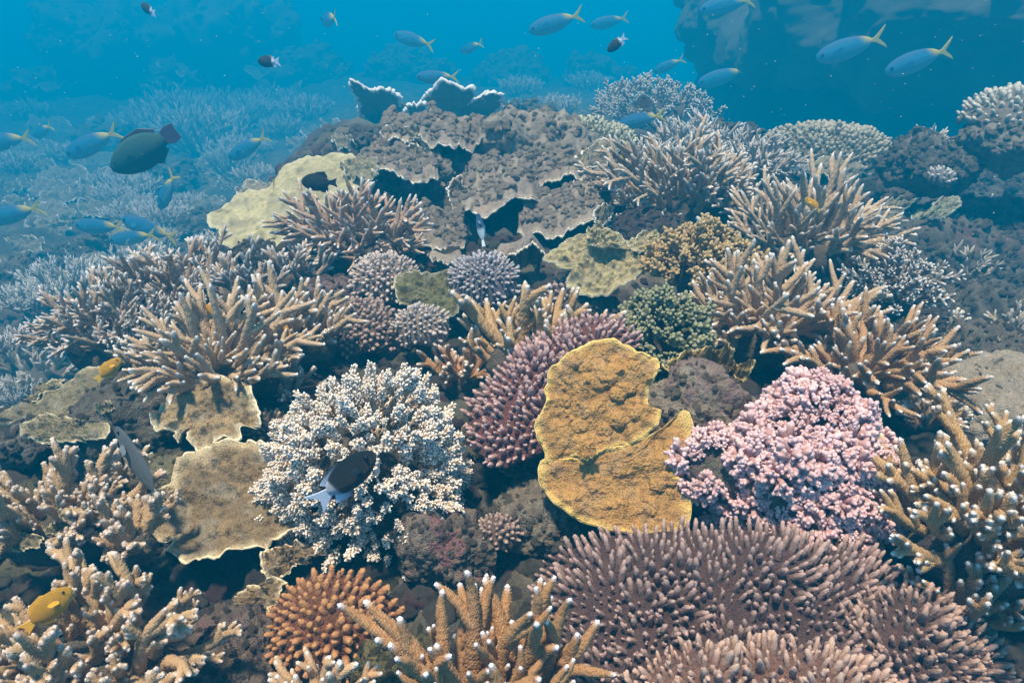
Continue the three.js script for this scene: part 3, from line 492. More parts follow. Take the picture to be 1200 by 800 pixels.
// left plates
{ const z = Zm(0, 530, 2.9625), y = Zm(0, 250, 2.9625), w = Zm(0, 400, 5);
  const br = { col: [0.34, 0.235, 0.12], col2: [0.26, 0.185, 0.10], rim: [0.80, 0.66, 0.43], thick: 4, bumps: 9, ripple: 11, rimPx: 3.2, rimWidth: 0.13, ns: 200, nr: 54 };
  plateThing('brown_plate_coral', 'broad brown plate coral with scalloped pale rim under the white bushy coral', GB_PLATE, [
    { ...br, u: 275, v: 595, depth: 1.19, above: 0.12, normal: [-0.12, 0.9, 0.42], cup: 0.14, rings: 2.6, frill: 6,
      outline: z([[690, 5], [650, 60], [625, 110], [620, 135], [560, 170], [530, 225], [530, 275], [560, 320], [595, 312], [610, 360], [650, 385], [690, 405], [760, 380], [830, 358], [900, 345], [980, 320], [1060, 280], [1100, 200], [1060, 90], [960, 10], [850, -20]]) },
    { ...br, u: 338, v: 656, depth: 1.10, normal: [0, 0.9, 0.45], ns: 90, nr: 24, outline: z([[905, 385], [915, 345], [960, 325], [1040, 318], [1120, 330], [1110, 355], [1070, 372], [1030, 390], [985, 428], [945, 440], [912, 415]]) },
    { ...br, u: 293, v: 708, depth: 1.05, normal: [-0.35, 0.8, 0.5], ns: 90, nr: 24, outline: z([[782, 590], [795, 540], [850, 480], [910, 455], [975, 440], [960, 500], [920, 570], [860, 610], [795, 607]]) },
  ]);
  plateThing('brown_plate_coral', 'tan plate coral with wavy white edge under the tan staghorn', GB_PLATE, [
    { ...br, u: 245, v: 480, depth: 1.33, above: 0.10, normal: [-0.1, 0.9, 0.45], col: [0.47, 0.335, 0.175], rim: [0.84, 0.72, 0.5], frill: 4, cup: 0.05,
      outline: y([[528, 715], [560, 665], [640, 610], [720, 570], [820, 575], [890, 650], [910, 740], [850, 742], [830, 790], [770, 800], [700, 830], [665, 800], [640, 750], [605, 782], [590, 752], [545, 752]]) }]);
  const ol = { col: [0.33, 0.28, 0.165], col2: [0.23, 0.20, 0.125], rim: [0.66, 0.58, 0.38], thick: 4, bumps: 7, rimPx: 2.2, rimWidth: 0.08, ns: 150, nr: 40 };
  plateThing('olive_plate_coral', 'large sloping olive plate coral behind the yellow damselfish', GB_PLATE, [
    { ...ol, u: 70, v: 470, depth: 1.5, above: 0.12, normal: [-0.25, 0.9, 0.45], outline: w([[0, 400], [60, 375], [160, 370], [290, 285], [370, 255], [450, 190], [560, 150], [700, 250], [720, 400], [560, 470], [400, 470], [230, 440], [60, 470], [-80, 480], [-120, 430]]) },
    { ...ol, u: 48, v: 461, depth: 1.56, normal: [-0.3, 0.9, 0.4], ns: 100, nr: 24, outline: w([[150, 350], [240, 240], [300, 222], [370, 228], [360, 262], [260, 310], [170, 372], [100, 378]]) },
    { ...ol, u: 75, v: 502, depth: 1.36, normal: [-0.2, 0.9, 0.5], ns: 120, nr: 28, outline: w([[115, 540], [150, 500], [220, 455], [300, 435], [480, 470], [620, 480], [600, 560], [440, 580], [320, 590], [230, 590], [180, 570]]) },
    { ...ol, u: 122, v: 478, depth: 1.36, normal: [0, 0.85, 0.5], ns: 50, nr: 10, col: [0.42, 0.38, 0.25], outline: w([[555, 390], [600, 350], [640, 350], [645, 390], [610, 425], [570, 415]]) }]);
  plateThing('olive_plate_coral', 'small stacked olive plates among the swept tan staghorn branches', GB_PLATE, [
    { ...ol, u: 30, v: 632, depth: 1.05, above: 0.06, normal: [-0.1, 0.95, 0.4], ns: 90, nr: 20, col: [0.33, 0.28, 0.16], outline: [[0, 640], [10, 632], [25, 626], [48, 628], [52, 634], [40, 642], [18, 644]] },
    { ...ol, u: 72, v: 622, depth: 1.07, normal: [0.1, 0.95, 0.4], ns: 90, nr: 20, col: [0.33, 0.28, 0.16], outline: [[52, 624], [62, 614], [80, 604], [96, 598], [92, 612], [80, 622], [60, 627]] }]);
}

// middle
branching('staghorn_coral', 'pale tan staghorn with long pointed branches above the wavy edged tan plate', 'staghorn coral', GB_STAG,
  { u: 262, v: 440, depth: 1.45, w: 95, d: 60, h: 104, n: 42, th: 11.8, sides: 3, angle: 0.7, spread: 1.15, rise: 0.95, lean: [0, 0.25], vars: 8, col: [0.49, 0.345, 0.21], tip: WHITE, levels: 1, sideLen: 0.5 });
branching('staghorn_coral', 'pale tan staghorn of upright branches beside the white bushy coral', 'staghorn coral', GB_STAG,
  { u: 345, v: 405, depth: 1.62, w: 65, d: 50, h: 88, n: 34, th: 11.8, sides: 3, spread: 0.9, vars: 7, col: [0.48, 0.34, 0.21], tip: WHITE });
branching('staghorn_coral', 'mauve brown staghorn bush of fine branches below the pale green plate', 'staghorn coral', GB_STAG,
  { u: 215, v: 365, depth: 2.2, w: 90, d: 60, h: 90, n: 44, th: 8.5, sides: 5, levels: 2, spread: 1.0, vars: 8, col: [0.39, 0.275, 0.185], tip: WHITE });
branching('staghorn_coral', 'mauve brown staghorn bush spreading low beside the olive plates', 'staghorn coral', GB_STAG,
  { u: 145, v: 410, depth: 2.0, w: 85, d: 60, h: 85, n: 44, th: 8.5, sides: 5, levels: 2, lean: [-0.3, 0], vars: 8, col: [0.38, 0.27, 0.185], tip: WHITE });
branching('staghorn_coral', 'pinkish brown staghorn beside the pale green plate under black damselfish', 'staghorn coral', GB_STAG,
  { u: 420, v: 292, depth: 2.25, w: 85, d: 60, h: 85, n: 46, th: 8.5, sides: 4, spread: 1.1, lean: [0, 0.2], vars: 8, col: [0.46, 0.31, 0.215], tip: WHITE, levels: 1, sideLen: 0.5 });
fingered('finger_coral', 'pinkish grey finger coral cushion under the pinkish brown staghorn', 'finger coral', GB_FING,
  { u: 452, v: 328, depth: 1.85, a: 40, b: 34, dome: 30, normal: [0, 1, 0.5], gap: 5.4, fw: 5.2, fh: 8, wave: 3, col: [0.34, 0.255, 0.215], tip: [0.56, 0.47, 0.42], tipShare: 0.5, stand: 22, flare: 0.8, upright: 0.05 });
fingered('finger_coral', 'blue grey finger coral cushion in front of the dark hollow', 'finger coral', GB_FING,
  { u: 567, v: 330, depth: 1.8, a: 43, b: 36, dome: 34, normal: [0, 1, 0.45], gap: 5.2, fw: 5, fh: 8, wave: 3, col: [0.24, 0.21, 0.235], tip: [0.44, 0.41, 0.43], tipShare: 0.45, stand: 22, flare: 0.8, upright: 0.05 });
fingered('finger_coral', 'small pale grey finger coral cushion above the white bushy coral', 'finger coral', GB_FING,
  { u: 495, v: 382, depth: 1.62, a: 32, b: 27, dome: 26, normal: [0, 1, 0.5], gap: 5.4, fw: 5.2, fh: 7.5, wave: 3, col: [0.35, 0.28, 0.24], tip: [0.55, 0.48, 0.44], tipShare: 0.45, stand: 16, flare: 0.8, upright: 0.05 });
fingered('finger_coral', 'dull brown finger coral patch between tan staghorn and pale grey cushion', 'finger coral', GB_FING,
  { u: 418, v: 385, depth: 1.7, a: 46, b: 42, dome: 26, normal: [-0.1, 1, 0.5], gap: 5.6, fw: 5, fh: 7, wave: 4, col: [0.21, 0.135, 0.105], tip: [0.40, 0.29, 0.24], tipShare: 0.45, stand: 16, flare: 0.7, upright: 0.05 });
{ const z = Zm(470, 280, 5.333), y = Zm(620, 240, 5), x = Zm(230, 150, 5), c = Zm(480, 500, 4.445);
  plateThing('green_plate_coral', 'mossy green plate coral with thin white edge between two finger coral cushions', GB_PLATE, [
    { u: 505, v: 345, depth: 1.75, above: 0.08, normal: [0.1, 0.9, 0.5], col: [0.20, 0.195, 0.075], col2: [0.15, 0.13, 0.06], rim: [0.62, 0.58, 0.40], bumps: 6, rimPx: 1.8, ns: 130, nr: 36,
      outline: z([[-20, 220], [100, 210], [230, 200], [290, 180], [310, 210], [320, 280], [370, 350], [360, 420], [340, 470], [300, 492], [240, 470], [100, 420], [0, 400]]) },
    { u: 555, v: 365, depth: 1.82, normal: [0, 0.9, 0.45], col: [0.17, 0.15, 0.12], col2: [0.12, 0.11, 0.09], rim: [0.55, 0.5, 0.42], bumps: 3, rimPx: 1.8, ns: 130, nr: 30,
      outline: z([[330, 480], [370, 440], [450, 420], [560, 430], [640, 470], [600, 510], [520, 540], [440, 542], [360, 515]]) }]);
  plateThing('pale_plate_coral', 'pale olive cream plate coral with lobed edge beside brown bushy coral', GB_PLATE, [
    { u: 705, v: 300, depth: 1.9, above: 0.1, normal: [-0.1, 0.85, 0.5], col: [0.58, 0.49, 0.27], col2: [0.45, 0.38, 0.22], rim: [0.70, 0.66, 0.46], bumps: 9, rimPx: 1.8, ns: 180, nr: 50, frill: 3,
      outline: y([[92, 300], [110, 275], [170, 240], [215, 195], [250, 185], [300, 165], [345, 180], [420, 230], [520, 230], [570, 215], [640, 260], [720, 270], [720, 330], [640, 400], [560, 480], [500, 490], [430, 520], [330, 520], [240, 470], [222, 430], [265, 385], [180, 385], [130, 345]]) },
    { u: 702, v: 282, depth: 1.875, normal: [-0.05, 0.75, 0.65], col: [0.60, 0.51, 0.28], col2: [0.47, 0.40, 0.23], rim: [0.74, 0.70, 0.48], bumps: 5, rimPx: 1.8, ns: 130, nr: 30,
      outline: y([[338, 165], [360, 125], [410, 112], [460, 135], [520, 155], [560, 210], [540, 240], [470, 250], [400, 240], [355, 210]]) },
    { u: 758, v: 282, depth: 1.9, normal: [0.15, 0.85, 0.5], col: [0.56, 0.48, 0.27], rim: [0.72, 0.68, 0.48], bumps: 4, rimPx: 1.8, ns: 130, nr: 26,
      outline: y([[575, 210], [640, 175], [700, 158], [755, 162], [758, 210], [800, 240], [830, 200], [870, 205], [860, 270], [780, 300], [690, 290], [620, 260]]) }]);
  plateThing('pale_green_plate_coral', 'large pale green plate coral with scalloped edge behind the black damselfish', GB_PLATE, [
    { u: 318, v: 245, depth: 2.65, above: 0.16, normal: [-0.12, 0.97, 0.32], col: [0.68, 0.61, 0.36], col2: [0.55, 0.50, 0.30], rim: [0.84, 0.80, 0.55], bumps: 6, rimPx: 1.6, ns: 200, nr: 50, frill: 3,
      outline: x([[70, 550], [85, 500], [150, 480], [185, 430], [270, 360], [350, 362], [440, 335], [460, 275], [510, 210], [590, 195], [680, 150], [770, 145], [840, 125], [900, 140], [960, 190], [940, 320], [860, 420], [760, 520], [640, 600], [500, 660], [420, 710], [350, 680], [280, 700], [150, 690], [145, 605], [90, 585]]) },
    { u: 300, v: 280, depth: 2.55, normal: [-0.1, 0.95, 0.35], col: [0.62, 0.56, 0.33], rim: [0.84, 0.80, 0.55], bumps: 4, rimPx: 1.6, ns: 110, nr: 26,
      outline: x([[265, 640], [330, 610], [440, 600], [520, 620], [500, 660], [440, 655], [430, 700], [390, 708], [330, 670], [290, 668]]) },
    { u: 345, v: 300, depth: 2.4, normal: [0, 0.95, 0.4], col: [0.40, 0.34, 0.21], rim: [0.72, 0.66, 0.52], bumps: 4, rimPx: 1.6, ns: 110, nr: 26,
      outline: x([[445, 760], [500, 735], [600, 730], [700, 750], [720, 790], [640, 815], [520, 800], [455, 785]]) },
    { u: 415, v: 195, depth: 2.75, normal: [0.1, 0.9, 0.5], col: [0.42, 0.38, 0.25], rim: [0.7, 0.68, 0.5], bumps: 4, rimPx: 1.6, ns: 110, nr: 26,
      outline: x([[845, 210], [870, 185], [960, 160], [1040, 170], [1060, 260], [980, 310], [890, 270], [850, 240]]) }]);
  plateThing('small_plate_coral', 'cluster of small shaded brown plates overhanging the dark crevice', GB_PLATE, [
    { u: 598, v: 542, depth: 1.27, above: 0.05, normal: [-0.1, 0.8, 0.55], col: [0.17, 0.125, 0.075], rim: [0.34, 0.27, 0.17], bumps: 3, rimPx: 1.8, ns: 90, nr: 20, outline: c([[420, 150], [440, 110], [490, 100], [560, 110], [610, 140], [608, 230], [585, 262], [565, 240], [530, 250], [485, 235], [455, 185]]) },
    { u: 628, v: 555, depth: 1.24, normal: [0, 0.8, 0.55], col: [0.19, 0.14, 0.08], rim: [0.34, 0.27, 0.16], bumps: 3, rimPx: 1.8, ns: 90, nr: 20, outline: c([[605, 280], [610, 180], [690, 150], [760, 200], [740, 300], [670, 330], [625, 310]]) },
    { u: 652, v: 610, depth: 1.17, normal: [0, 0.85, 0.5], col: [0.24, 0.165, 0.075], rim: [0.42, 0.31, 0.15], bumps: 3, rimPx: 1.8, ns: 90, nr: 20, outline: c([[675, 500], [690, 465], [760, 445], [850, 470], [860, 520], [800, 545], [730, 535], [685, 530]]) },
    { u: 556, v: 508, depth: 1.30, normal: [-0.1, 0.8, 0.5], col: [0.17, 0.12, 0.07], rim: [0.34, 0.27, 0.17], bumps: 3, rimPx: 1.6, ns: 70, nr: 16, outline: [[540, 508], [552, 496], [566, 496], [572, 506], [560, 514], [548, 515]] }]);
}
rock('reef_rock', 'rough brown wedge of rock under the golden yellow plate', 'rocks in the reef', { u: 640, v: 605, depth: 1.2, rx: 62, ry: 36, rz: 60, amp: 0.35, det: 30, colA: [0.21, 0.165, 0.115], colB: [0.34, 0.275, 0.195] });
rock('reef_rock', 'pink crusted rock between white bushy coral and the crevice', 'rocks in the reef', { u: 520, v: 640, depth: 1.14, rx: 60, ry: 50, rz: 50, amp: 0.5, det: 30, colA: [0.18, 0.14, 0.105], colB: [0.28, 0.22, 0.165], colC: [0.30, 0.12, 0.125] });
rock('reef_rock', 'brown turf covered rock beside the orange knobbed coral', 'rocks in the reef', { u: 270, v: 775, depth: 0.98, rx: 70, ry: 45, rz: 50, amp: 0.45, det: 30, colA: [0.12, 0.085, 0.06], colB: [0.24, 0.175, 0.12], colC: ROCKP });
rock('reef_rock', 'olive green mossy rock at the foot of the thick staghorn', 'rocks in the reef', { u: 465, v: 790, depth: 0.92, rx: 50, ry: 35, rz: 40, amp: 0.5, det: 30, colA: [0.10, 0.085, 0.03], colB: [0.21, 0.17, 0.06] });
rock('reef_rock', 'grey rock sloping away under the olive plates', 'rocks in the reef', { u: 170, v: 500, depth: 1.5, rx: 75, ry: 60, rz: 70, amp: 0.4, det: 30, colA: [0.10, 0.09, 0.07], colB: [0.2, 0.18, 0.14] });
bushy('brown_bushy_coral', 'yellowish brown bushy coral beside the pale olive plate', 'bushy coral', null,
  { u: 822, v: 325, depth: 1.9, w: 62, h: 50, d: 45, n: 110, sprig: 26, stem: 7, twigs: 14, twig: 9, tw: 5.4, col: [0.27, 0.18, 0.075], tip: [0.50, 0.37, 0.18], floor: 0.02, knobs: true });
branching('staghorn_coral', 'big light brown staghorn thicket with white tips behind the mustard encrusting coral', 'staghorn coral', GB_STAG,
  { u: 900, v: 395, depth: 1.55, w: 120, d: 75, h: 98, n: 66, th: 12, sides: 3, angle: 0.75, spread: 1.15, rise: 1.0, lean: [0, 0.12], vars: 10, col: [0.49, 0.33, 0.195], dot: [0.66, 0.5, 0.33], tip: WHITE, levels: 1, sideLen: 0.5 });
branching('staghorn_coral', 'orange brown staghorn of fanned branches above the pink cauliflower coral', 'staghorn coral', GB_STAG,
  { u: 1010, v: 445, depth: 1.38, w: 80, d: 50, h: 94, n: 34, th: 12.2, sides: 4, angle: 0.6, spread: 1.15, rise: 0.95, lean: [0.1, 0.15], vars: 8, col: [0.45, 0.26, 0.12], dot: [0.66, 0.46, 0.28], tip: WHITE, levels: 1, sideLen: 0.5 });
branching('staghorn_coral', 'pale staghorn of crowded upright branches behind the big light brown thicket', 'staghorn coral', GB_STAG,
  { u: 945, v: 290, depth: 2.15, w: 95, d: 70, h: 85, n: 54, th: 9.5, sides: 4, angle: 0.6, spread: 1.0, vars: 8, col: [0.49, 0.36, 0.235], tip: WHITE, levels: 1, sideLen: 0.5 });
branching('staghorn_coral', 'grey brown staghorn of dense tangled branches beside the rocky ridge', 'staghorn coral', GB_STAG,
  { u: 795, v: 245, depth: 2.6, w: 90, d: 70, h: 85, n: 60, th: 8.5, sides: 4, angle: 0.65, spread: 1.0, vars: 8, col: [0.42, 0.305, 0.20], tip: WHITE, levels: 2, sideLen: 0.5 });
bushy('bushy_coral', 'grey bushy coral with white tips at the edge of the shaded gully', 'bushy coral', null,
  { u: 1045, v: 350, depth: 2.0, w: 45, h: 50, d: 40, n: 70, sprig: 30, stem: 4, twigs: 12, twig: 8, tw: 3.2, col: [0.22, 0.19, 0.165], tip: WHITE, floor: 0 });

// the rocky ridge with shelving plates
const RG = 'rocks in the reef';
rock('ridge_rock', 'big knobbly grey brown rock at the top of the shelving ridge', RG, { u: 605, v: 190, depth: 3.3, rx: 85, ry: 48, rz: 75, amp: 0.55, freq: 2.6, turf: 500, turfPx: 4.5, det: 56, colA: [0.33, 0.28, 0.215], colB: [0.56, 0.48, 0.375] });
rock('ridge_rock', 'knobbly grey brown ridge rock carrying the fan shaped pale plate', RG, { u: 660, v: 205, depth: 3.05, rx: 55, ry: 32, rz: 60, amp: 0.5, freq: 2.6, turf: 500, turfPx: 4.5, det: 36, colA: [0.33, 0.28, 0.215], colB: [0.56, 0.48, 0.375] });
rock('ridge_rock', 'low knobbly ridge rock under the dark hollow with blue fish', RG, { u: 662, v: 258, depth: 2.72, rx: 46, ry: 24, rz: 50, amp: 0.5, freq: 2.6, turf: 500, turfPx: 4.5, det: 36, colA: [0.33, 0.28, 0.215], colB: [0.56, 0.48, 0.375] });
rock('ridge_rock', 'shaggy grey ridge rock above the pinkish brown staghorn', RG, { u: 480, v: 215, depth: 3.05, rx: 50, ry: 30, rz: 45, amp: 0.5, freq: 2.6, turf: 500, turfPx: 4.5, det: 36, colA: [0.33, 0.28, 0.215], colB: [0.56, 0.48, 0.375] });
rock('ridge_rock', 'brown rock beside the pinkish brown staghorn and finger coral', RG, { u: 512, v: 272, depth: 2.62, rx: 38, ry: 20, rz: 35, amp: 0.5, freq: 2.6, turf: 500, turfPx: 4.5, det: 28, colA: [0.33, 0.28, 0.215], colB: [0.56, 0.48, 0.375] });
rock('ridge_rock', 'purplish rock under the grey brown tangled staghorn', RG, { u: 765, v: 275, depth: 2.4, rx: 45, ry: 22, rz: 35, amp: 0.35, turf: 500, turfPx: 4.5, det: 28, colA: [0.13, 0.095, 0.09], colB: [0.2, 0.15, 0.135] });
{ const a = Zm(400, 130, 5), b = Zm(560, 130, 5), d = Zm(400, 60, 5), e = Zm(470, 280, 5.333);
  const rg = { col: [0.44, 0.385, 0.28], col2: [0.33, 0.285, 0.21], rim: [0.78, 0.74, 0.66], bumps: 6, thick: 3, rimPx: 2.1, ns: 120, nr: 26, rimWidth: 0.04, frill: 3, ripple: 2 };
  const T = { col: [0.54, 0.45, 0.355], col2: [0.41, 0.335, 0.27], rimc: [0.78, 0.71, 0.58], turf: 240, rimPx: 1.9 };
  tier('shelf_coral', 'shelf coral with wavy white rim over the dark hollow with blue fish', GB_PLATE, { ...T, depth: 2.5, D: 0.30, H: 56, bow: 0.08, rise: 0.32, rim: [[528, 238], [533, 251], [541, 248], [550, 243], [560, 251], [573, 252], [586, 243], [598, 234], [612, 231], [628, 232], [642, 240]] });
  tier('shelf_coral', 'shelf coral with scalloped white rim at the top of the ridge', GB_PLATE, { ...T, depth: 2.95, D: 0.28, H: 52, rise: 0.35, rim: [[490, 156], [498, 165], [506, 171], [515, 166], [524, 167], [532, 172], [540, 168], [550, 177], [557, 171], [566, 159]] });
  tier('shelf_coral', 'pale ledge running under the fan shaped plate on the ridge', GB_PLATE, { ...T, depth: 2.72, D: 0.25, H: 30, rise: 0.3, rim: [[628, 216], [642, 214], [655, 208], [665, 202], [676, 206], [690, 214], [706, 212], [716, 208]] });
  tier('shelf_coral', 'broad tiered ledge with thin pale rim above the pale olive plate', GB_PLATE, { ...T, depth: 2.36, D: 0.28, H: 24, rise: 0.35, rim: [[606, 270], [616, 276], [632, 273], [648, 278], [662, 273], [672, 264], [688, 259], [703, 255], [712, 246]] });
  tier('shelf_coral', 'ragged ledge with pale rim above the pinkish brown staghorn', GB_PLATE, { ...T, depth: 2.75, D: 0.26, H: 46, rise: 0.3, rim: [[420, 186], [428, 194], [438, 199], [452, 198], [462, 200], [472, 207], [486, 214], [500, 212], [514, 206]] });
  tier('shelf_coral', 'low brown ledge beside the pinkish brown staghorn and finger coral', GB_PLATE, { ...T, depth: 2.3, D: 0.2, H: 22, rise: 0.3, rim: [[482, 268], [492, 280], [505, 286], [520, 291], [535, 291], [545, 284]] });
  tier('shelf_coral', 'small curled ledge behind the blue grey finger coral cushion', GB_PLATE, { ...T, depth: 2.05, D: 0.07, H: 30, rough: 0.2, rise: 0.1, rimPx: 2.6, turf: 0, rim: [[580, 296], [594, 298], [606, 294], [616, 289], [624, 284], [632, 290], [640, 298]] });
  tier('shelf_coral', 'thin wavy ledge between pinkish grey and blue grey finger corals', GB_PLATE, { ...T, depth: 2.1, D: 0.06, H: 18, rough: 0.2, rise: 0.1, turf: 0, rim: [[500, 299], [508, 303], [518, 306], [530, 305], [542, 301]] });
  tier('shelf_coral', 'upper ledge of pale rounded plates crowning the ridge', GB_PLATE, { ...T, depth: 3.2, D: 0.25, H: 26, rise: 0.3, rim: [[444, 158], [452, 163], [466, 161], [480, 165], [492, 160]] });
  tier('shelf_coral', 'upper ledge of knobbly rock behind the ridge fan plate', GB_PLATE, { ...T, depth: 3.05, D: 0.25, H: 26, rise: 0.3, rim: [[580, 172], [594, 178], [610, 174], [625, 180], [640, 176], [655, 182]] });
  tier('shelf_coral', 'middle ledge of knobbly rock above the hollow shelf coral', GB_PLATE, { ...T, depth: 2.8, D: 0.25, H: 30, rise: 0.35, rim: [[548, 206], [560, 212], [576, 208], [592, 214], [608, 208], [624, 212]] });
  plateThing('upright_plate_coral', 'rounded pale plates standing up at the top of the ridge', GB_PLATE, [
    { ...rg, u: 525, v: 146, depth: 3.15, normal: [0.1, 0.6, 0.7], col: [0.46, 0.40, 0.29], outline: a([[540, 120], [560, 70], [610, 42], [660, 42], [705, 75], [700, 120], [620, 135]]) },
    { ...rg, u: 470, v: 152, depth: 3.25, normal: [-0.1, 0.7, 0.6], col: [0.46, 0.40, 0.29], outline: a([[232, 120], [270, 85], [330, 80], [400, 90], [480, 85], [510, 110], [480, 150], [400, 160], [300, 155]]) },
    { ...rg, u: 484, v: 175, depth: 3.0, normal: [0, 0.7, 0.6], col: [0.46, 0.39, 0.28], ns: 80, outline: a([[350, 225], [375, 205], [450, 195], [480, 230], [470, 290], [400, 305], [360, 270]]) },
    { ...rg, u: 535, v: 226, depth: 2.68, normal: [0.2, 0.6, 0.7], col: [0.42, 0.35, 0.25], ns: 80, outline: a([[630, 430], [660, 390], [705, 368], [710, 420], [760, 470], [765, 510], [700, 530], [640, 520]]) },
    { ...rg, u: 433, v: 206, depth: 2.8, normal: [-0.3, 0.6, 0.7], col: [0.55, 0.48, 0.33], ns: 60, outline: a([[120, 345], [135, 340], [160, 375], [200, 395], [195, 415], [150, 412], [122, 385]]) }]);
  plateThing('upright_plate_coral', 'thin grey plates folded beside the purplish rock under tangled staghorn', GB_PLATE, [
    { ...rg, u: 706, v: 255, depth: 2.35, normal: [0.2, 0.8, 0.5], col: [0.30, 0.27, 0.21], outline: b([[700, 560], [770, 550], [785, 600], [770, 640], [730, 665], [690, 640]]) },
    { ...rg, u: 725, v: 258, depth: 2.42, normal: [0.2, 0.8, 0.4], col: [0.26, 0.235, 0.19], outline: b([[760, 640], [820, 610], [890, 600], [870, 640], [820, 672], [770, 670]]) }]);
  plateThing('fan_plate_coral', 'fan shaped pale plate with ridged top beside the grey brown tangled staghorn', GB_PLATE, [
    { ...rg, u: 695, v: 183, depth: 2.85, above: 0.1, normal: [0.05, 0.88, 0.38], col: [0.43, 0.37, 0.26], rings: 2, outline: b([[555, 325], [620, 340], [690, 328], [750, 325], [770, 295], [810, 255], [825, 215], [800, 180], [720, 168], [660, 205], [600, 250], [560, 290]]) },
    { ...rg, u: 697, v: 218, depth: 2.7, normal: [0.05, 0.85, 0.35], col: [0.30, 0.27, 0.21], outline: b([[560, 405], [620, 395], [740, 400], [790, 420], [740, 450], [680, 480], [620, 470], [570, 430]]) }]);
  // the far upstanding plates, dark undersides towards the lens
  const fp = { col: [0.34, 0.29, 0.23], col2: [0.26, 0.22, 0.18], rim: [0.80, 0.77, 0.72], bumps: 3, thick: 3, rimPx: 4, knobby: 1.5, ns: 150, nr: 24, frill: 4, ripple: 3 };
  plateThing('cup_plate_coral', 'large upstanding cup plate with lumpy white rim behind the ridge', GB_PLATE, [
    { ...fp, u: 540, v: 130, depth: 6.2, above: 0.12, normal: [0.1, 0.55, -0.8], outline: d([[500, 260], [520, 215], [570, 188], [640, 188], [700, 210], [780, 232], [770, 265], [745, 295], [800, 270], [850, 240], [945, 245], [930, 310], [880, 400], [760, 440], [620, 440], [540, 420], [500, 330]]) },
    { ...fp, u: 487, v: 135, depth: 6.0, normal: [-0.1, 0.6, -0.75], ns: 80, outline: d([[380, 345], [400, 315], [450, 310], [500, 322], [515, 370], [500, 430], [420, 440], [370, 400]]) }]);
  plateThing('cup_plate_coral', 'upstanding plate with lumpy white rim beside the large cup plate', GB_PLATE, [
    { ...fp, u: 438, v: 115, depth: 6.4, above: 0.12, normal: [-0.2, 0.55, -0.8], outline: d([[48, 190], [70, 175], [110, 190], [150, 222], [230, 215], [290, 235], [335, 265], [340, 330], [300, 400], [200, 420], [120, 380], [90, 260]]) }]);
  plateThing('small_plate_coral', 'two small pale round plates beyond the top of the ridge', GB_PLATE, [
    { ...fp, rimPx: 1.6, knobby: 0, u: 590, v: 140, depth: 5.2, above: 0.1, normal: [0, 0.5, 0.8], col: [0.33, 0.31, 0.26], ns: 80, outline: d([[880, 400], [910, 370], [960, 365], [1010, 385], [1020, 410], [960, 430], [900, 425]]) },
    { ...fp, rimPx: 1.6, knobby: 0, u: 597, v: 122, depth: 5.8, normal: [0.2, 0.6, 0.7], col: [0.5, 0.46, 0.4], ns: 80, outline: d([[940, 320], [970, 295], [1035, 285], [1035, 310], [1000, 340], [950, 345]]) }]);
}

// far middle and the right-hand slope
bushy('dome_coral', 'wide hazy dome of fine branches beyond the ridge', 'bushy coral', null,
  { u: 765, v: 142, depth: 6.0, w: 80, h: 46, d: 70, n: 240, sprig: 13, stem: 3, twigs: 9, twig: 4.5, tw: 2.2, col: [0.30, 0.265, 0.225], tip: [0.68, 0.66, 0.62], floor: 0 });
fingered('finger_coral', 'greenish finger coral field beside the fan shaped pale plate', 'finger coral', GB_FING,
  { u: 695, v: 164, depth: 3.5, a: 48, b: 50, dome: 18, normal: [0, 1, 0.1], gap: 5, fw: 3.6, fh: 9, wave: 4, col: [0.27, 0.26, 0.165], tip: [0.55, 0.53, 0.38], tipShare: 0.4, stand: 10, flare: 0.5, upright: 0.4 });
branching('staghorn_coral', 'hazy white tipped staghorn bush between the dome coral and ridge', 'staghorn coral', GB_STAG,
  { u: 815, v: 178, depth: 3.9, w: 75, d: 60, h: 45, n: 46, th: 5.5, sides: 4, levels: 2, vars: 7, col: [0.37, 0.31, 0.25], tip: WHITE });
branching('staghorn_coral', 'hazy white tipped staghorn bush beside the brown table corals', 'staghorn coral', GB_STAG,
  { u: 878, v: 205, depth: 3.1, w: 60, d: 60, h: 50, n: 40, th: 5.5, sides: 4, levels: 2, vars: 7, col: [0.36, 0.30, 0.24], tip: WHITE });
fingered('table_coral', 'olive brown table coral with pale tips beyond the pale staghorn', 'table coral', GB_FING,
  { u: 968, v: 176, depth: 4.2, a: 75, b: 66, dome: 26, normal: [0, 1, 0.12], gap: 6, fw: 4.4, fh: 8, wave: 5, col: [0.225, 0.18, 0.105], tip: [0.52, 0.46, 0.33], tipShare: 0.4, stand: 14, flare: 0.5, upright: 0.3 });
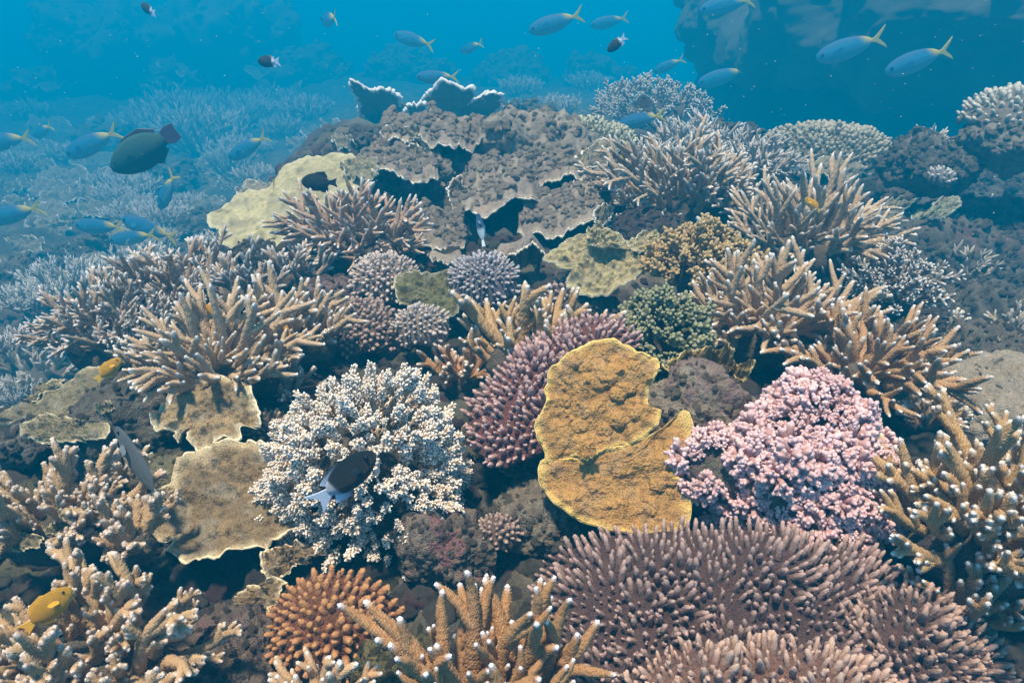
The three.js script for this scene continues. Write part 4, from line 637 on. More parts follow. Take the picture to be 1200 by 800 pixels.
{ const r = Zm(1000, 100, 5), q = Zm(800, 0, 2.9625);
  const rp = { col: [0.37, 0.34, 0.25], col2: [0.28, 0.26, 0.2], rim: [0.62, 0.60, 0.48], bumps: 4, thick: 3, rimPx: 1.6, ns: 110, nr: 26 };
  plateThing('round_plate_coral', 'round grey brown plate leaning in front of the olive brown table coral', GB_PLATE, [{ ...rp, u: 980, v: 198, depth: 3.15, above: 0.1, normal: [0.1, 0.75, 0.6], outline: q([[455, 560], [510, 535], [560, 555], [625, 570], [625, 600], [580, 625], [530, 638], [480, 610], [450, 585]]) }]);
  plateThing('round_plate_coral', 'grey green oval plate leaning on the shaded slope', GB_PLATE, [{ ...rp, u: 1042, v: 245, depth: 2.75, above: 0.1, normal: [-0.1, 0.75, 0.6], col: [0.30, 0.29, 0.22], outline: r([[70, 740], [100, 710], [180, 680], [260, 652], [330, 670], [370, 672], [310, 730], [250, 780], [160, 800], [95, 780]]) }]);
  plateThing('round_plate_coral', 'pale green plate with curled white edge on the shaded slope', GB_PLATE, [{ ...rp, u: 1100, v: 244, depth: 2.8, above: 0.1, normal: [0.1, 0.8, 0.55], col: [0.42, 0.44, 0.30], outline: r([[340, 760], [380, 740], [450, 730], [480, 680], [560, 655], [610, 665], [632, 700], [600, 735], [540, 765], [440, 775], [360, 780]]) }]);
  plateThing('ledge_coral', 'thin curled ledge on the dusty rock beside the yellow brown staghorn', GB_PLATE, [{ ...rp, u: 1172, v: 458, depth: 1.5, above: 0.04, normal: [0.3, 0.8, 0.4], col: [0.33, 0.25, 0.15], rim: [0.74, 0.62, 0.44], outline: [[1150, 452], [1160, 447], [1170, 452], [1178, 462], [1186, 468], [1172, 472], [1156, 466]] }]);
}
rock('ridge_rock', 'dusty smooth topped rock behind the yellow brown staghorn thicket', RG, { u: 1170, v: 475, depth: 1.55, rx: 115, ry: 50, rz: 85, amp: 0.22, freq: 1.5, turf: 120, turfPx: 4.5, det: 36, colA: [0.40, 0.33, 0.235], colB: [0.54, 0.46, 0.36] });
rock('ridge_rock', 'large mushroom shaped rock at the far side of the gully', RG, { u: 1190, v: 165, depth: 3.3, rx: 55, ry: 30, rz: 50, amp: 0.3, turf: 500, turfPx: 4.5, det: 30, colA: [0.30, 0.255, 0.195], colB: [0.48, 0.41, 0.32] });
fingered('table_coral', 'mushroom topped table coral of pale fingers on the gully side', 'table coral', GB_FING,
  { u: 1190, v: 138, depth: 3.3, a: 58, b: 52, dome: 34, normal: [-0.1, 1, 0.1], gap: 8, fw: 6, fh: 10, wave: 3, col: [0.30, 0.25, 0.19], tip: [0.60, 0.55, 0.45], tipShare: 0.5, stand: 18, flare: 0.5, upright: 0.2, thick: 10 });
branching('staghorn_coral', 'low pale staghorn tuft crowning the gully rock', 'staghorn coral', GB_STAG,
  { u: 1092, v: 172, depth: 3.4, w: 36, d: 26, h: 24, n: 22, th: 5.5, sides: 3, levels: 1, spread: 1.2, vars: 6, col: [0.42, 0.35, 0.28], tip: WHITE });
rock('ridge_rock', 'knobbly rock under the low pale staghorn tuft', RG, { u: 1090, v: 195, depth: 3.4, rx: 52, ry: 28, rz: 45, amp: 0.45, turf: 500, turfPx: 4.5, det: 30, colA: [0.16, 0.14, 0.105], colB: [0.28, 0.245, 0.19] });
fingered('finger_coral', 'tiny pale finger coral tuft on the shaded slope', 'finger coral', GB_FING,
  { u: 1103, v: 208, depth: 3.0, a: 15, b: 12, dome: 10, normal: [0, 1, 0.5], gap: 5, fw: 3.6, fh: 6, wave: 1, col: [0.28, 0.25, 0.23], tip: [0.62, 0.58, 0.55], tipShare: 0.5, stand: 8 });
fingered('finger_coral', 'tiny white finger coral tuft in the middle of the gully', 'finger coral', GB_FING,
  { u: 1122, v: 376, depth: 1.95, a: 14, b: 10, dome: 8, normal: [0, 1, 0.5], gap: 5, fw: 4, fh: 7, wave: 1, col: [0.40, 0.36, 0.28], tip: [0.74, 0.70, 0.62], tipShare: 0.5, stand: 8 });
{ const rr = rngOf(77), spots = [[1080, 300, 60, 30], [1150, 300, 65, 34], [1110, 345, 60, 28], [1175, 370, 60, 30], [1090, 395, 55, 22], [1140, 410, 60, 20], [1185, 265, 50, 30], [1055, 275, 45, 22], [1130, 260, 45, 22], [1025, 235, 40, 20], [1180, 215, 50, 26], [1190, 330, 40, 22], [1040, 215, 40, 18]];
  for (const [u, v, rx, ry] of spots) rock('slope_rock', 'brown algae covered rock lump on the slope of the gully', 'rock lumps on the gully slope', { u, v: v + ry * 0.4, rx, ry: ry * 1.2, rz: rx * 0.8, amp: 0.6, freq: 2.8, det: 26, colA: [0.125, 0.11, 0.085], colB: [0.21, 0.185, 0.145], colC: rr() < 0.4 ? ROCKP : null });
}

// smaller colonies packed between the large ones
const GF = 'small colonies packed between the large corals';
[['short tan staghorn tuft beside the wavy edged tan plate', 330, 470, 40, 48, TAN, 10], ['short tan staghorn tuft at the foot of the mauve brown bush', 185, 430, 45, 50, TAN, 9.5], ['short mauve staghorn tuft between mauve bush and pale tan staghorn', 285, 345, 45, 55, [0.33, 0.25, 0.2], 8.5], ['short brown staghorn tuft below the pale green plate', 350, 325, 42, 48, [0.38, 0.28, 0.2], 8.5],
 ['short orange staghorn tuft beside the tilted purple red table', 540, 445, 36, 48, ORANGE, 10], ['short brown staghorn tuft behind the big light brown thicket', 850, 300, 40, 42, [0.40, 0.29, 0.18], 8.5], ['short pale staghorn tuft beside the tangled grey brown staghorn', 880, 255, 46, 48, [0.42, 0.33, 0.24], 8], ['short tan staghorn tuft behind the fanned orange brown staghorn', 1000, 345, 46, 52, TAN, 9],
 ['short brown staghorn tuft between dusty rock and yellow brown thicket', 1090, 500, 42, 48, [0.42, 0.27, 0.13], 11], ['short tan staghorn tuft behind the sloping olive plates', 60, 445, 55, 50, [0.36, 0.29, 0.21], 9], ['short tan staghorn tuft beside the swept tan bush', 150, 560, 38, 42, TAN, 11], ['short mauve staghorn tuft on the slope behind the olive plates', 20, 430, 45, 55, [0.33, 0.26, 0.2], 8],
 ['short brown staghorn tuft at the edge of the gully', 1005, 290, 40, 40, [0.38, 0.29, 0.2], 8], ['short grey staghorn tuft beside the hazy white tipped bush', 760, 190, 40, 36, [0.38, 0.32, 0.25], 6]
].forEach(([label, u, v, w, h, col, th]) => branching('staghorn_tuft', label, 'staghorn coral', GF, { u, v, lift: 0.02, w, d: w * 0.8, h, n: 16, th, sides: 4, levels: 1, angle: 0.65, vars: 4, col, tip: WHITE, sideLen: 0.5 }));
[['small brown finger coral cushion beside the mossy green plate', 475, 345, 26, [0.24, 0.17, 0.13], [0.46, 0.36, 0.29]], ['small mauve finger coral cushion under the pale olive plate', 670, 345, 28, [0.25, 0.17, 0.155], [0.48, 0.37, 0.34]], ['small dull finger coral cushion behind the white bushy coral', 455, 400, 28, [0.22, 0.15, 0.12], [0.42, 0.32, 0.27]], ['small tan finger coral cushion beside the dark olive green bushy coral', 830, 375, 26, [0.31, 0.21, 0.12], [0.55, 0.42, 0.28]],
 ['small brown finger coral cushion between tan plate and white bush', 315, 505, 28, [0.25, 0.165, 0.10], [0.46, 0.34, 0.22]], ['small brown finger coral cushion in the crevice beside the wedge rock', 585, 625, 26, [0.2, 0.12, 0.095], [0.40, 0.28, 0.22]], ['small grey finger coral cushion on the gully edge', 1075, 330, 24, [0.2, 0.17, 0.15], [0.42, 0.38, 0.34]], ['small olive finger coral cushion beside the pale crowded staghorn', 1030, 300, 26, [0.24, 0.19, 0.12], [0.46, 0.40, 0.28]]
].forEach(([label, u, v, a, col, tip]) => fingered('finger_coral', label, 'finger coral', GF, { u, v, lift: 0.04, a, b: a * 0.85, dome: a * 0.75, normal: [0, 1, 0.45], gap: 5.6, fw: 5.2, fh: 8, wave: 3, col, tip, tipShare: 0.45, stand: 12, flare: 0.7, upright: 0.1 }));
[['lumpy olive brown stony coral beside the big brown plate', 205, 560, 45, [0.22, 0.19, 0.10]], ['lumpy tan stony coral below the tan staghorn', 300, 435, 36, [0.30, 0.23, 0.14]], ['lumpy brown stony coral between the staghorns behind encrusting coral', 840, 345, 30, [0.28, 0.2, 0.11]], ['lumpy mauve stony coral under the big light brown thicket', 905, 420, 40, [0.24, 0.165, 0.13]],
 ['lumpy grey stony coral behind the orange staghorn', 690, 360, 28, [0.25, 0.2, 0.15]], ['lumpy purple stony coral beside the finger coral cushions', 390, 345, 34, [0.24, 0.16, 0.145]], ['lumpy olive stony coral in front of the gully rocks', 1085, 440, 40, [0.22, 0.185, 0.11]]
].forEach(([label, u, v, r, col]) => rock('lumpy_coral', label, GF, { u, v, lift: 0.03, rx: r, ry: r * 0.6, rz: r * 0.8, amp: 0.35, det: 22, colA: scl(col, 0.75), colB: scl(col, 1.25), turf: 160 }, 'stony coral'));

[['pale tan plate leaning among the gully rocks', 1110, 300, 34], ['small grey plate beside the grey finger cushion on the gully edge', 1090, 345, 30], ['thin pale plate under the gully rock lumps', 1160, 345, 36], ['small tan plate above the dusty smooth topped rock', 1150, 400, 34], ['small pale plate beside the mushroom topped table', 1130, 185, 26], ['little curled plate below the mushroom shaped rock', 1175, 240, 34]
].forEach(([label, u, v, w]) => { const r = rngOf(u * 3 + v), outline = []; for (let k = 0; k < 14; k++) { const a = k / 14 * 6.283, q = w * 0.5 * (0.75 + 0.5 * r()); outline.push([u + Math.cos(a) * q, v + Math.sin(a) * q * 0.5]); }
  plateThing('gully_plate_coral', label, 'plates on the gully slope', [{ u, v, depth: onReef(u, v, 0.05).depth, above: 0.04, normal: [r() * .4 - .2, 0.9, 0.4], col: [0.36, 0.32, 0.23], col2: [0.28, 0.25, 0.18], rim: [0.66, 0.62, 0.5], bumps: 4, rimPx: 1.6, ns: 80, nr: 18, outline }]); });
[['brown staghorn tuft among the gully rock lumps', 1135, 325, 34, 36], ['grey staghorn tuft on the gully slope under the pale green plate', 1095, 275, 32, 34], ['dim staghorn tuft beside the mushroom shaped rock', 1165, 205, 34, 30], ['grey staghorn tuft above the dusty smooth topped rock', 1185, 395, 36, 38]
].forEach(([label, u, v, w, h]) => branching('staghorn_tuft', label, 'staghorn coral', GF, { u, v, lift: 0.05, w, d: w * 0.8, h, n: 14, th: 6.5, sides: 4, levels: 1, angle: 0.65, vars: 4, col: [0.33, 0.27, 0.2], tip: [0.62, 0.57, 0.52], sideLen: 0.5 }));

// ------------------------------------------------------------------ far reef on the blue slope (copies too small to show parts)
const wild = [];
{
  const rng = rngOf(4242);
  for (let k = 0; k < 3; k++) {
    const gb = new GB(), r = rngOf(900 + k);
    for (let i = 0; i < 26; i++) { const a = i * 2.4, rho = Math.sqrt((i + .5) / 26); growBranch(gb, r, { step: 0.03, nr: 6, col: [0.31, 0.26, 0.21], tip: [0.75, 0.73, 0.70], tipLen: 0.025, sides: 5, levels: 2, angle: 0.65, sideLen: 0.5, bend: 0.6 }, V(Math.cos(a) * rho * 0.14, 0, Math.sin(a) * rho * 0.14), V(Math.cos(a) * rho * .9, 1.05 - rho * .45, Math.sin(a) * rho * .9), 0.24, 0.012, 0); }
    wild.push(gb.geo());
  }
  const bush = [[80, 345, 95], [240, 175, 110], [205, 150, 90], [280, 150, 90], [270, 200, 60], [210, 120, 80], [255, 110, 70], [30, 420, 80], [40, 360, 80], [150, 330, 60], [90, 400, 80], [165, 315, 70], [300, 215, 50], [360, 140, 60], [20, 470, 60], [330, 160, 50], [135, 240, 50], [185, 290, 50], [640, 155, 40], [655, 135, 50], [610, 110, 50], [850, 140, 60], [880, 155, 50], [930, 160, 60], [690, 105, 50], [150, 90, 60], [60, 130, 60], [20, 200, 50], [380, 95, 60], [1010, 215, 50], [925, 205, 50], [1150, 200, 40], [1060, 190, 40]];
  for (let i = 0; i < 24; i++) bush.push([rng() * 340 - 10, 95 + rng() * 230, 35 + 40 * rng()]);
  bush.forEach(([u, v, w], i) => {
    const { p, depth } = onReef(u, v); anchor(p, 0);
    const m = mesh('branching_coral', wild[i % 3], M.coral, scene); m.position.copy(p); m.rotation.y = rng() * 6.28; m.scale.setScalar(w * depth / F / 0.55); m.scale.y *= 0.85 + 0.3 * rng();
    tag(m, 'hazy white tipped branching coral bush on the blue distant reef', 'branching coral', 'hazy branching bushes on the distant reef');
  });
  const pl = [[165, 265, 40], [115, 245, 46], [60, 265, 50], [70, 232, 44], [30, 285, 44], [190, 240, 34], [80, 210, 50], [140, 215, 40], [30, 175, 60], [105, 185, 50], [60, 150, 60], [250, 235, 30], [120, 130, 60], [170, 115, 60], [220, 75, 60], [330, 100, 60], [345, 130, 40], [365, 155, 36], [350, 170, 30], [45, 215, 40], [20, 240, 44], [300, 75, 60], [60, 90, 70], [390, 150, 36], [400, 165, 30], [215, 260, 30], [270, 215, 30]];
  for (let i = 0; i < 34; i++) pl.push([rng() * 330 - 10, 85 + rng() * 250, 30 + 34 * rng()]);
  pl.forEach(([u, v, w], i) => {
    const { depth } = onReef(u, v), d = depth * 0.97, a0 = rng() * 6;
    const outline = []; for (let k = 0; k < 14; k++) { const a = k / 14 * 6.283, r = w * 0.5 * (0.75 + 0.5 * rng()); outline.push([u + Math.cos(a) * r, v + Math.sin(a) * r * 0.42]); }
    plateThing('hazy_plate_coral', 'hazy blue tinted plate coral with pale rim on the distant slope', 'hazy plates on the distant slope', [{ u, v, depth: d, above: 0.05, normal: [Math.sin(a0) * .25, 0.92, 0.28 + rng() * .25], col: [0.36, 0.33, 0.26], col2: [0.27, 0.25, 0.20], rim: [0.72, 0.70, 0.62], bumps: 4, rimPx: 1.8, ns: 72, nr: 14, thick: 3, outline }]);
  });
  const rk = [[90, 300, 60], [200, 215, 60], [20, 330, 60], [130, 175, 70], [300, 130, 70], [60, 110, 80], [200, 95, 80], [350, 85, 80], [460, 140, 50], [440, 165, 40], [620, 140, 50], [600, 90, 70], [700, 90, 60], [900, 185, 50], [860, 165, 50], [240, 270, 50], [300, 300, 40], [180, 445, 50], [30, 520, 60], [270, 40, 120], [120, 50, 120], [480, 85, 70]];
  rk.forEach(([u, v, w]) => rock('far_rock', 'hazy rounded lump of rock on the distant reef slope', 'rock lumps on the distant slope', { u, v, rx: w * .6, ry: w * .3, rz: w * .5, amp: 0.6, freq: 2.6, det: 18, colA: [0.13, 0.12, 0.10], colB: [0.24, 0.215, 0.18] }));
}
// the reef wall beyond the gully: brow shaped to shade the face, set-back foot
{
  const g = group('reef_wall', V(5.2, -0.6, -9.0), 'reef wall darkened for shade with a shading brow rising behind the fusiliers beyond the gully', 'reef wall');
  const wa = [0.085, 0.08, 0.066], wb = [0.15, 0.14, 0.115];  // darker than the other rock: part of the shade is in this colour
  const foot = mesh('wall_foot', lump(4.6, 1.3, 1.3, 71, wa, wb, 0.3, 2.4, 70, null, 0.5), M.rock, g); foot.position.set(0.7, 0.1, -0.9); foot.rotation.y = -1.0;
  const brow = mesh('wall_shade_brow', lump(4.8, 1.35, 1.5, 72, wa, wb, 0.34, 3.0, 90, null, 0.6), M.rock, g); brow.position.set(0, 1.75, 0); brow.rotation.y = -1.0;  // leans out over the foot to keep the visible face in shade
}

// ------------------------------------------------------------------ the ground under it all
{
  const nx = 460, nz = 460, gb = new GB();
  const zs = t => 0.35 - 0.9 * t - 40 * Math.pow(t, 3.2), xs = (s, z) => s * (1.2 + Math.abs(z) * 0.95) + Math.sign(s) * Math.pow(Math.abs(s), 4) * 3;
  for (let i = 0; i <= nz; i++) for (let j = 0; j <= nx; j++) {
    const z = zs(i / nz), x = xs(j / nx * 2 - 1, z), far = smooth(1.5, 8, -z), n1 = fbm(x * 3.1, 3, z * 3.1, 4), n2 = fbm(x * 16, 9, z * 16, 4);
    const y0 = groundY(x, z), y = y0 - 0.045 - 0.03 * far + n1 * (0.09 + 0.12 * far) + n2 * 0.03 + (nodule(x * 14, y0 * 14, z * 14) - 0.6) * 0.035;
    let c = mixc([0.085, 0.073, 0.052], [0.24, 0.205, 0.145], smooth(-0.3, 0.35, fbm(x * 9, 5, z * 9, 4)));
    c = mixc(c, [0.17, 0.09, 0.085], 0.5 * smooth(0.12, 0.3, fbm(x * 6 + 30, 2, z * 6, 3))); c = mixc(c, [0.12, 0.115, 0.05], 0.7 * smooth(0.1, 0.3, fbm(x * 5 - 30, 2, z * 5, 3)));
    gb.v(x, y, z, c, x, z + y * 0.7);
  }
  for (let i = 0; i < nz; i++) for (let j = 0; j < nx; j++) { const a = i * (nx + 1) + j; gb.quad(a, a + 1, a + nx + 2, a + nx + 1); }
  const g = mesh('seabed', gb.geo(), M.rock, scene); tag(g, 'rough brown reef rock ground between the corals', 'seabed', null, 'structure');
  // loose rubble and turf tufts
  const rng = rngOf(31), bits = 16000, nug = lump(1, 0.7, 1, 5, [0.75, 0.75, 0.75], [1, 1, 1], 0.55, 2.2, 3), im = new THREE.InstancedMesh(nug, M.rock, bits), m4 = new THREE.Matrix4(), q = new THREE.Quaternion(), e = new THREE.Euler(), c = new THREE.Color();
  for (let i = 0; i < bits; i++) {
    const z = -0.45 - Math.pow(rng(), 1.6) * 4.2, x = (rng() * 2 - 1) * (0.3 + Math.abs(z) * 0.85), s = (0.006 + 0.016 * rng() * rng()) * (1 + 0.35 * Math.abs(z));
    const far = smooth(1.5, 8, -z), y = groundY(x, z) - 0.045 - 0.03 * far + fbm(x * 3.1, 3, z * 3.1, 4) * (0.09 + 0.12 * far) + fbm(x * 16, 9, z * 16, 4) * 0.035;
    im.setMatrixAt(i, m4.compose(V(x, y + s * 0.25, z), q.setFromEuler(e.set(rng() * 6, rng() * 6, rng() * 6)), V(s * (0.7 + rng()), s, s)));
    const t = rng(), b = t < 0.55 ? [0.24, 0.19, 0.14] : t < 0.75 ? [0.30, 0.26, 0.21] : t < 0.88 ? [0.25, 0.12, 0.12] : [0.17, 0.16, 0.07]; im.setColorAt(i, c.setRGB(...scl(b, 0.6 + 0.7 * rng())));
  }
  im.name = 'coral_rubble'; sh(im); tag(im, 'small broken coral rubble and turf scattered between the corals', 'rubble', null, 'stuff'); scene.add(im);
}

// ------------------------------------------------------------------ fish
function fishParts(k) {                      // nose at +x 0.5, tail tip at -x 0.5; unit length
  const gb = new GB(), n = 26, m = 20, x0 = 0.5, x1 = -0.5 + k.tail;
  for (let i = 0; i <= n; i++) {
    const t = i / n, x = x0 + (x1 - x0) * (1 - Math.pow(1 - t, 1.25)), prof = Math.pow(Math.sin(Math.PI * Math.pow(clamp(t * 0.96 + 0.012), k.skew ?? 0.75)), 0.72), h = Math.max(i ? k.ped * smooth(0.5, 1, t) : 0.004, prof * k.h * (1 - 0.0 * t)), w = Math.max(i ? k.ped * 0.35 * smooth(.5, 1, t) : 0.004, prof * k.w);
    for (let j = 0; j < m; j++) { const a = j / m * 6.28318, y = Math.sin(a) * h * (Math.sin(a) > 0 ? 1 : k.belly ?? 1), z = Math.cos(a) * w * (1 - 0.12 * Math.abs(Math.sin(a))); const sc = 0.9 + 0.2 * hash3(i, j, 7); gb.v(x, y, z, scl(k.colour(x, Math.sin(a)), sc), x, y); }
  }
  for (let i = 0; i < n; i++) for (let j = 0; j < m; j++) { const a = i * m + j, b = i * m + (j + 1) % m; gb.quad(a, b, b + m, a + m); }
  const c0 = gb.v(x0 + 0.004, 0, 0, k.colour(x0, 0)), c1 = gb.v(x1 - 0.004, 0, 0, k.colour(x1, 0));
  for (let j = 0; j < m; j++) { gb.tri(c0, (j + 1) % m, j); gb.tri(c1, n * m + j, n * m + (j + 1) % m); }
  const fin = (pts, th, col) => {            // a thin blade in the fish's mid plane, thicker at its root
    const s = new THREE.Shape(pts.map(p => new THREE.Vector2(...p))), g = new THREE.ExtrudeGeometry(s, { depth: th, bevelEnabled: true, bevelThickness: th * 0.4, bevelSize: th * 0.5, bevelSegments: 1, curveSegments: 4 }); g.translate(0, 0, -th / 2);
    const q = g.attributes.position, a = []; for (let i = 0; i < q.count; i++) a.push(...col(q.getX(i), q.getY(i))); g.setAttribute('color', new THREE.Float32BufferAttribute(a, 3)); return g;
  };
  return { body: gb.geo(), fins: k.fins.map(f => [f.name, fin(f.pts, f.th ?? 0.008, f.col)]), eye: new THREE.SphereGeometry(k.eye ?? 0.02, 12, 8), at: k.eyeAt, wide: k.w, pec: fin([[0, 0.02], [-0.05, 0.045], [-0.14, 0.03], [-0.16, 0.0], [-0.12, -0.03], [0, -0.02]], 0.003, () => scl(k.colour(0.1, 0), 1.08)) };
}
const BLUE = [0.025, 0.21, 0.40], PALEB = [0.18, 0.40, 0.50], YEL = [0.72, 0.55, 0.06], DARK = [0.012, 0.014, 0.018], GOLD = [0.92, 0.47, 0.025];
const K = {
  fusilier: fishParts({ h: 0.15, w: 0.075, tail: 0.2, ped: 0.022, belly: 1.05, skew: 0.72, eye: 0.022, eyeAt: [0.43, 0.02, 0.045],
    colour: (x, s) => mixc(mixc(mixc(BLUE, [0.012, 0.10, 0.24], smooth(0.45, 0.8, s)), PALEB, smooth(0.15, -0.5, s)), YEL, smooth(-0.1, -0.3, x - s * 0.04) * smooth(-0.4, 0.6, s + (-x - 0.1) * 3)),
    fins: [{ name: 'tail_fin', pts: [[-0.27, 0.02], [-0.34, 0.03], [-0.5, 0.155], [-0.47, 0.1], [-0.385, 0.0], [-0.47, -0.1], [-0.5, -0.155], [-0.34, -0.03], [-0.27, -0.02]], col: () => YEL },
      { name: 'dorsal_fin', pts: [[0.22, 0.1], [0.16, 0.145], [-0.1, 0.11], [-0.2, 0.07], [-0.22, 0.04], [-0.05, 0.08]], col: x => mixc(BLUE, YEL, smooth(0.1, -0.15, x)) },
      { name: 'anal_fin', pts: [[-0.02, -0.1], [-0.06, -0.13], [-0.2, -0.06], [-0.2, -0.035]], col: () => PALEB }] }),
  bicolor: fishParts({ h: 0.215, w: 0.085, tail: 0.24, ped: 0.05, eye: 0.028, eyeAt: [0.4, 0.05, 0.058], skew: 0.8,
    colour: x => mixc(DARK, [0.75, 0.78, 0.85], smooth(-0.13, -0.17, x)),
    fins: [{ name: 'tail_fin', pts: [[-0.22, 0.05], [-0.34, 0.09], [-0.5, 0.17], [-0.42, 0.04], [-0.4, 0], [-0.42, -0.04], [-0.5, -0.17], [-0.34, -0.09], [-0.22, -0.05]], col: () => [0.62, 0.68, 0.78] },
      { name: 'dorsal_fin', pts: [[0.2, 0.17], [0.12, 0.235], [-0.1, 0.22], [-0.26, 0.15], [-0.2, 0.06], [0, 0.14]], col: x => mixc(DARK, [0.6, 0.66, 0.78], smooth(-0.1, -0.18, x)) },
      { name: 'anal_fin', pts: [[0.0, -0.16], [-0.12, -0.24], [-0.3, -0.18], [-0.2, -0.06]], col: x => mixc(DARK, [0.6, 0.66, 0.78], smooth(-0.08, -0.16, x)) }] }),
  black: fishParts({ h: 0.25, w: 0.09, tail: 0.22, ped: 0.06, eye: 0.024, eyeAt: [0.38, 0.06, 0.06], skew: 0.8, colour: () => DARK,
    fins: [{ name: 'tail_fin', pts: [[-0.24, 0.05], [-0.36, 0.07], [-0.5, 0.13], [-0.45, 0.0], [-0.5, -0.13], [-0.36, -0.07], [-0.24, -0.05]], col: () => DARK },
      { name: 'dorsal_fin', pts: [[0.2, 0.2], [0.05, 0.285], [-0.16, 0.3], [-0.24, 0.17], [-0.2, 0.08], [0, 0.18]], col: () => DARK },
      { name: 'anal_fin', pts: [[0.05, -0.2], [-0.05, -0.27], [-0.2, -0.3], [-0.24, -0.16], [-0.2, -0.08]], col: () => DARK }] }),
  gold: fishParts({ h: 0.205, w: 0.085, tail: 0.2, ped: 0.05, eye: 0.022, eyeAt: [0.41, 0.04, 0.05], skew: 0.8, colour: (x, s) => mixc(GOLD, [0.88, 0.50, 0.04], smooth(0, -0.9, s)),
    fins: [{ name: 'tail_fin', pts: [[-0.26, 0.04], [-0.38, 0.07], [-0.5, 0.11], [-0.45, 0.0], [-0.5, -0.11], [-0.38, -0.07], [-0.26, -0.04]], col: () => [0.80, 0.47, 0.05] },
      { name: 'dorsal_fin', pts: [[0.22, 0.16], [0.1, 0.235], [-0.12, 0.22], [-0.24, 0.13], [-0.2, 0.05], [0, 0.15]], col: () => [0.80, 0.40, 0.03] },
      { name: 'anal_fin', pts: [[0.02, -0.16], [-0.1, -0.225], [-0.24, -0.15], [-0.2, -0.05]], col: () => [0.82, 0.45, 0.04] }] }),
  parrot: fishParts({ h: 0.235, w: 0.10, tail: 0.19, ped: 0.08, eye: 0.016, eyeAt: [0.4, 0.06, 0.07], skew: 0.85, colour: (x, s) => mixc([0.02, 0.085, 0.07], [0.02, 0.04, 0.045], smooth(0.2, -0.6, s)),
    fins: [{ name: 'tail_fin', pts: [[-0.26, 0.07], [-0.4, 0.12], [-0.5, 0.11], [-0.5, -0.1], [-0.4, -0.12], [-0.26, -0.07]], col: () => [0.14, 0.05, 0.10] },
      { name: 'dorsal_fin', pts: [[0.28, 0.17], [0.15, 0.25], [-0.1, 0.265], [-0.28, 0.15], [-0.2, 0.08], [0, 0.18]], col: (x, y) => [0.12, 0.045, 0.04] },
      { name: 'anal_fin', pts: [[0.02, -0.2], [-0.1, -0.26], [-0.28, -0.14], [-0.2, -0.08]], col: () => [0.03, 0.05, 0.05] }] }),
  butterfly: fishParts({ h: 0.30, w: 0.06, tail: 0.16, ped: 0.06, eye: 0.022, eyeAt: [0.36, 0.03, 0.035], skew: 0.85, colour: x => mixc([0.42, 0.36, 0.2], [0.5, 0.36, 0.05], smooth(-0.1, -0.3, x)),
    fins: [{ name: 'tail_fin', pts: [[-0.3, 0.05], [-0.42, 0.1], [-0.5, 0.1], [-0.5, -0.1], [-0.42, -0.1], [-0.3, -0.05]], col: () => [0.5, 0.48, 0.4] },
      { name: 'dorsal_fin', pts: [[0.15, 0.27], [-0.05, 0.38], [-0.3, 0.3], [-0.32, 0.1], [0, 0.2]], col: () => [0.5, 0.4, 0.1] },
      { name: 'anal_fin', pts: [[0.1, -0.27], [-0.08, -0.37], [-0.3, -0.28], [-0.32, -0.1], [0, -0.2]], col: () => [0.5, 0.4, 0.1] }] }),
  slim: fishParts({ h: 0.105, w: 0.06, tail: 0.16, ped: 0.025, eye: 0.014, eyeAt: [0.43, 0.02, 0.04], skew: 0.8, colour: (x, s) => mixc([0.13, 0.15, 0.16], [0.2, 0.24, 0.26], smooth(0.2, -0.8, s)),
    fins: [{ name: 'tail_fin', pts: [[-0.3, 0.025], [-0.5, 0.07], [-0.46, 0], [-0.5, -0.07], [-0.3, -0.025]], col: () => [0.2, 0.23, 0.25] },
      { name: 'dorsal_fin', pts: [[0.2, 0.08], [0.1, 0.125], [-0.2, 0.1], [-0.28, 0.05], [0, 0.07]], col: () => [0.1, 0.12, 0.13] },
      { name: 'anal_fin', pts: [[0.0, -0.08], [-0.1, -0.12], [-0.25, -0.07], [-0.2, -0.04]], col: () => [0.15, 0.18, 0.2] }] }),
  wrasse: fishParts({ h: 0.12, w: 0.07, tail: 0.2, ped: 0.03, eye: 0.016, eyeAt: [0.43, 0.02, 0.045], skew: 0.8, colour: (x, s) => mixc([0.02, 0.09, 0.2], [0.55, 0.72, 0.85], smooth(0.1, -0.05, x)),
    fins: [{ name: 'tail_fin', pts: [[-0.28, 0.03], [-0.5, 0.05], [-0.48, 0], [-0.5, -0.05], [-0.28, -0.03]], col: () => [0.7, 0.82, 0.9] },
      { name: 'dorsal_fin', pts: [[0.2, 0.09], [0.1, 0.14], [-0.2, 0.11], [-0.28, 0.05], [0, 0.08]], col: () => [0.03, 0.12, 0.25] }] }),
};
function fish(kind, name, label, cat, grp, nose, tail, depth, o = {}) {
  const a = P(nose[0], nose[1], depth + (o.dz ?? 0)), b = P(tail[0], tail[1], depth - (o.dz ?? 0)), fwd = a.clone().sub(b), L = fwd.length(); fwd.normalize();
  const up = V(...(o.up ?? [0, 1, 0])); up.addScaledVector(fwd, -up.dot(fwd)).normalize(); const side = V(0, 0, 0).crossVectors(fwd, up);
  const g = group(name, a.add(b).multiplyScalar(0.5), label, cat, grp), k = K[kind];
  g.quaternion.setFromRotationMatrix(new THREE.Matrix4().makeBasis(fwd, up, side)); g.scale.setScalar(L);
  mesh('body', k.body, M.fish, g); for (const [n, geo] of k.fins) mesh(n, geo, M.fin, g);
  for (const s of [-1, 1]) { const f = mesh('pectoral_fin', k.pec, M.fin, g); f.position.set(k.at[0] - 0.15, -0.03, s * k.wide * 0.93); f.rotation.set(0, s * 0.5, -0.5); }
  for (const s of [-1, 1]) mesh('eye', k.eye, M.eye, g).position.set(k.at[0], k.at[1], k.at[2] * s);
  return g;
}
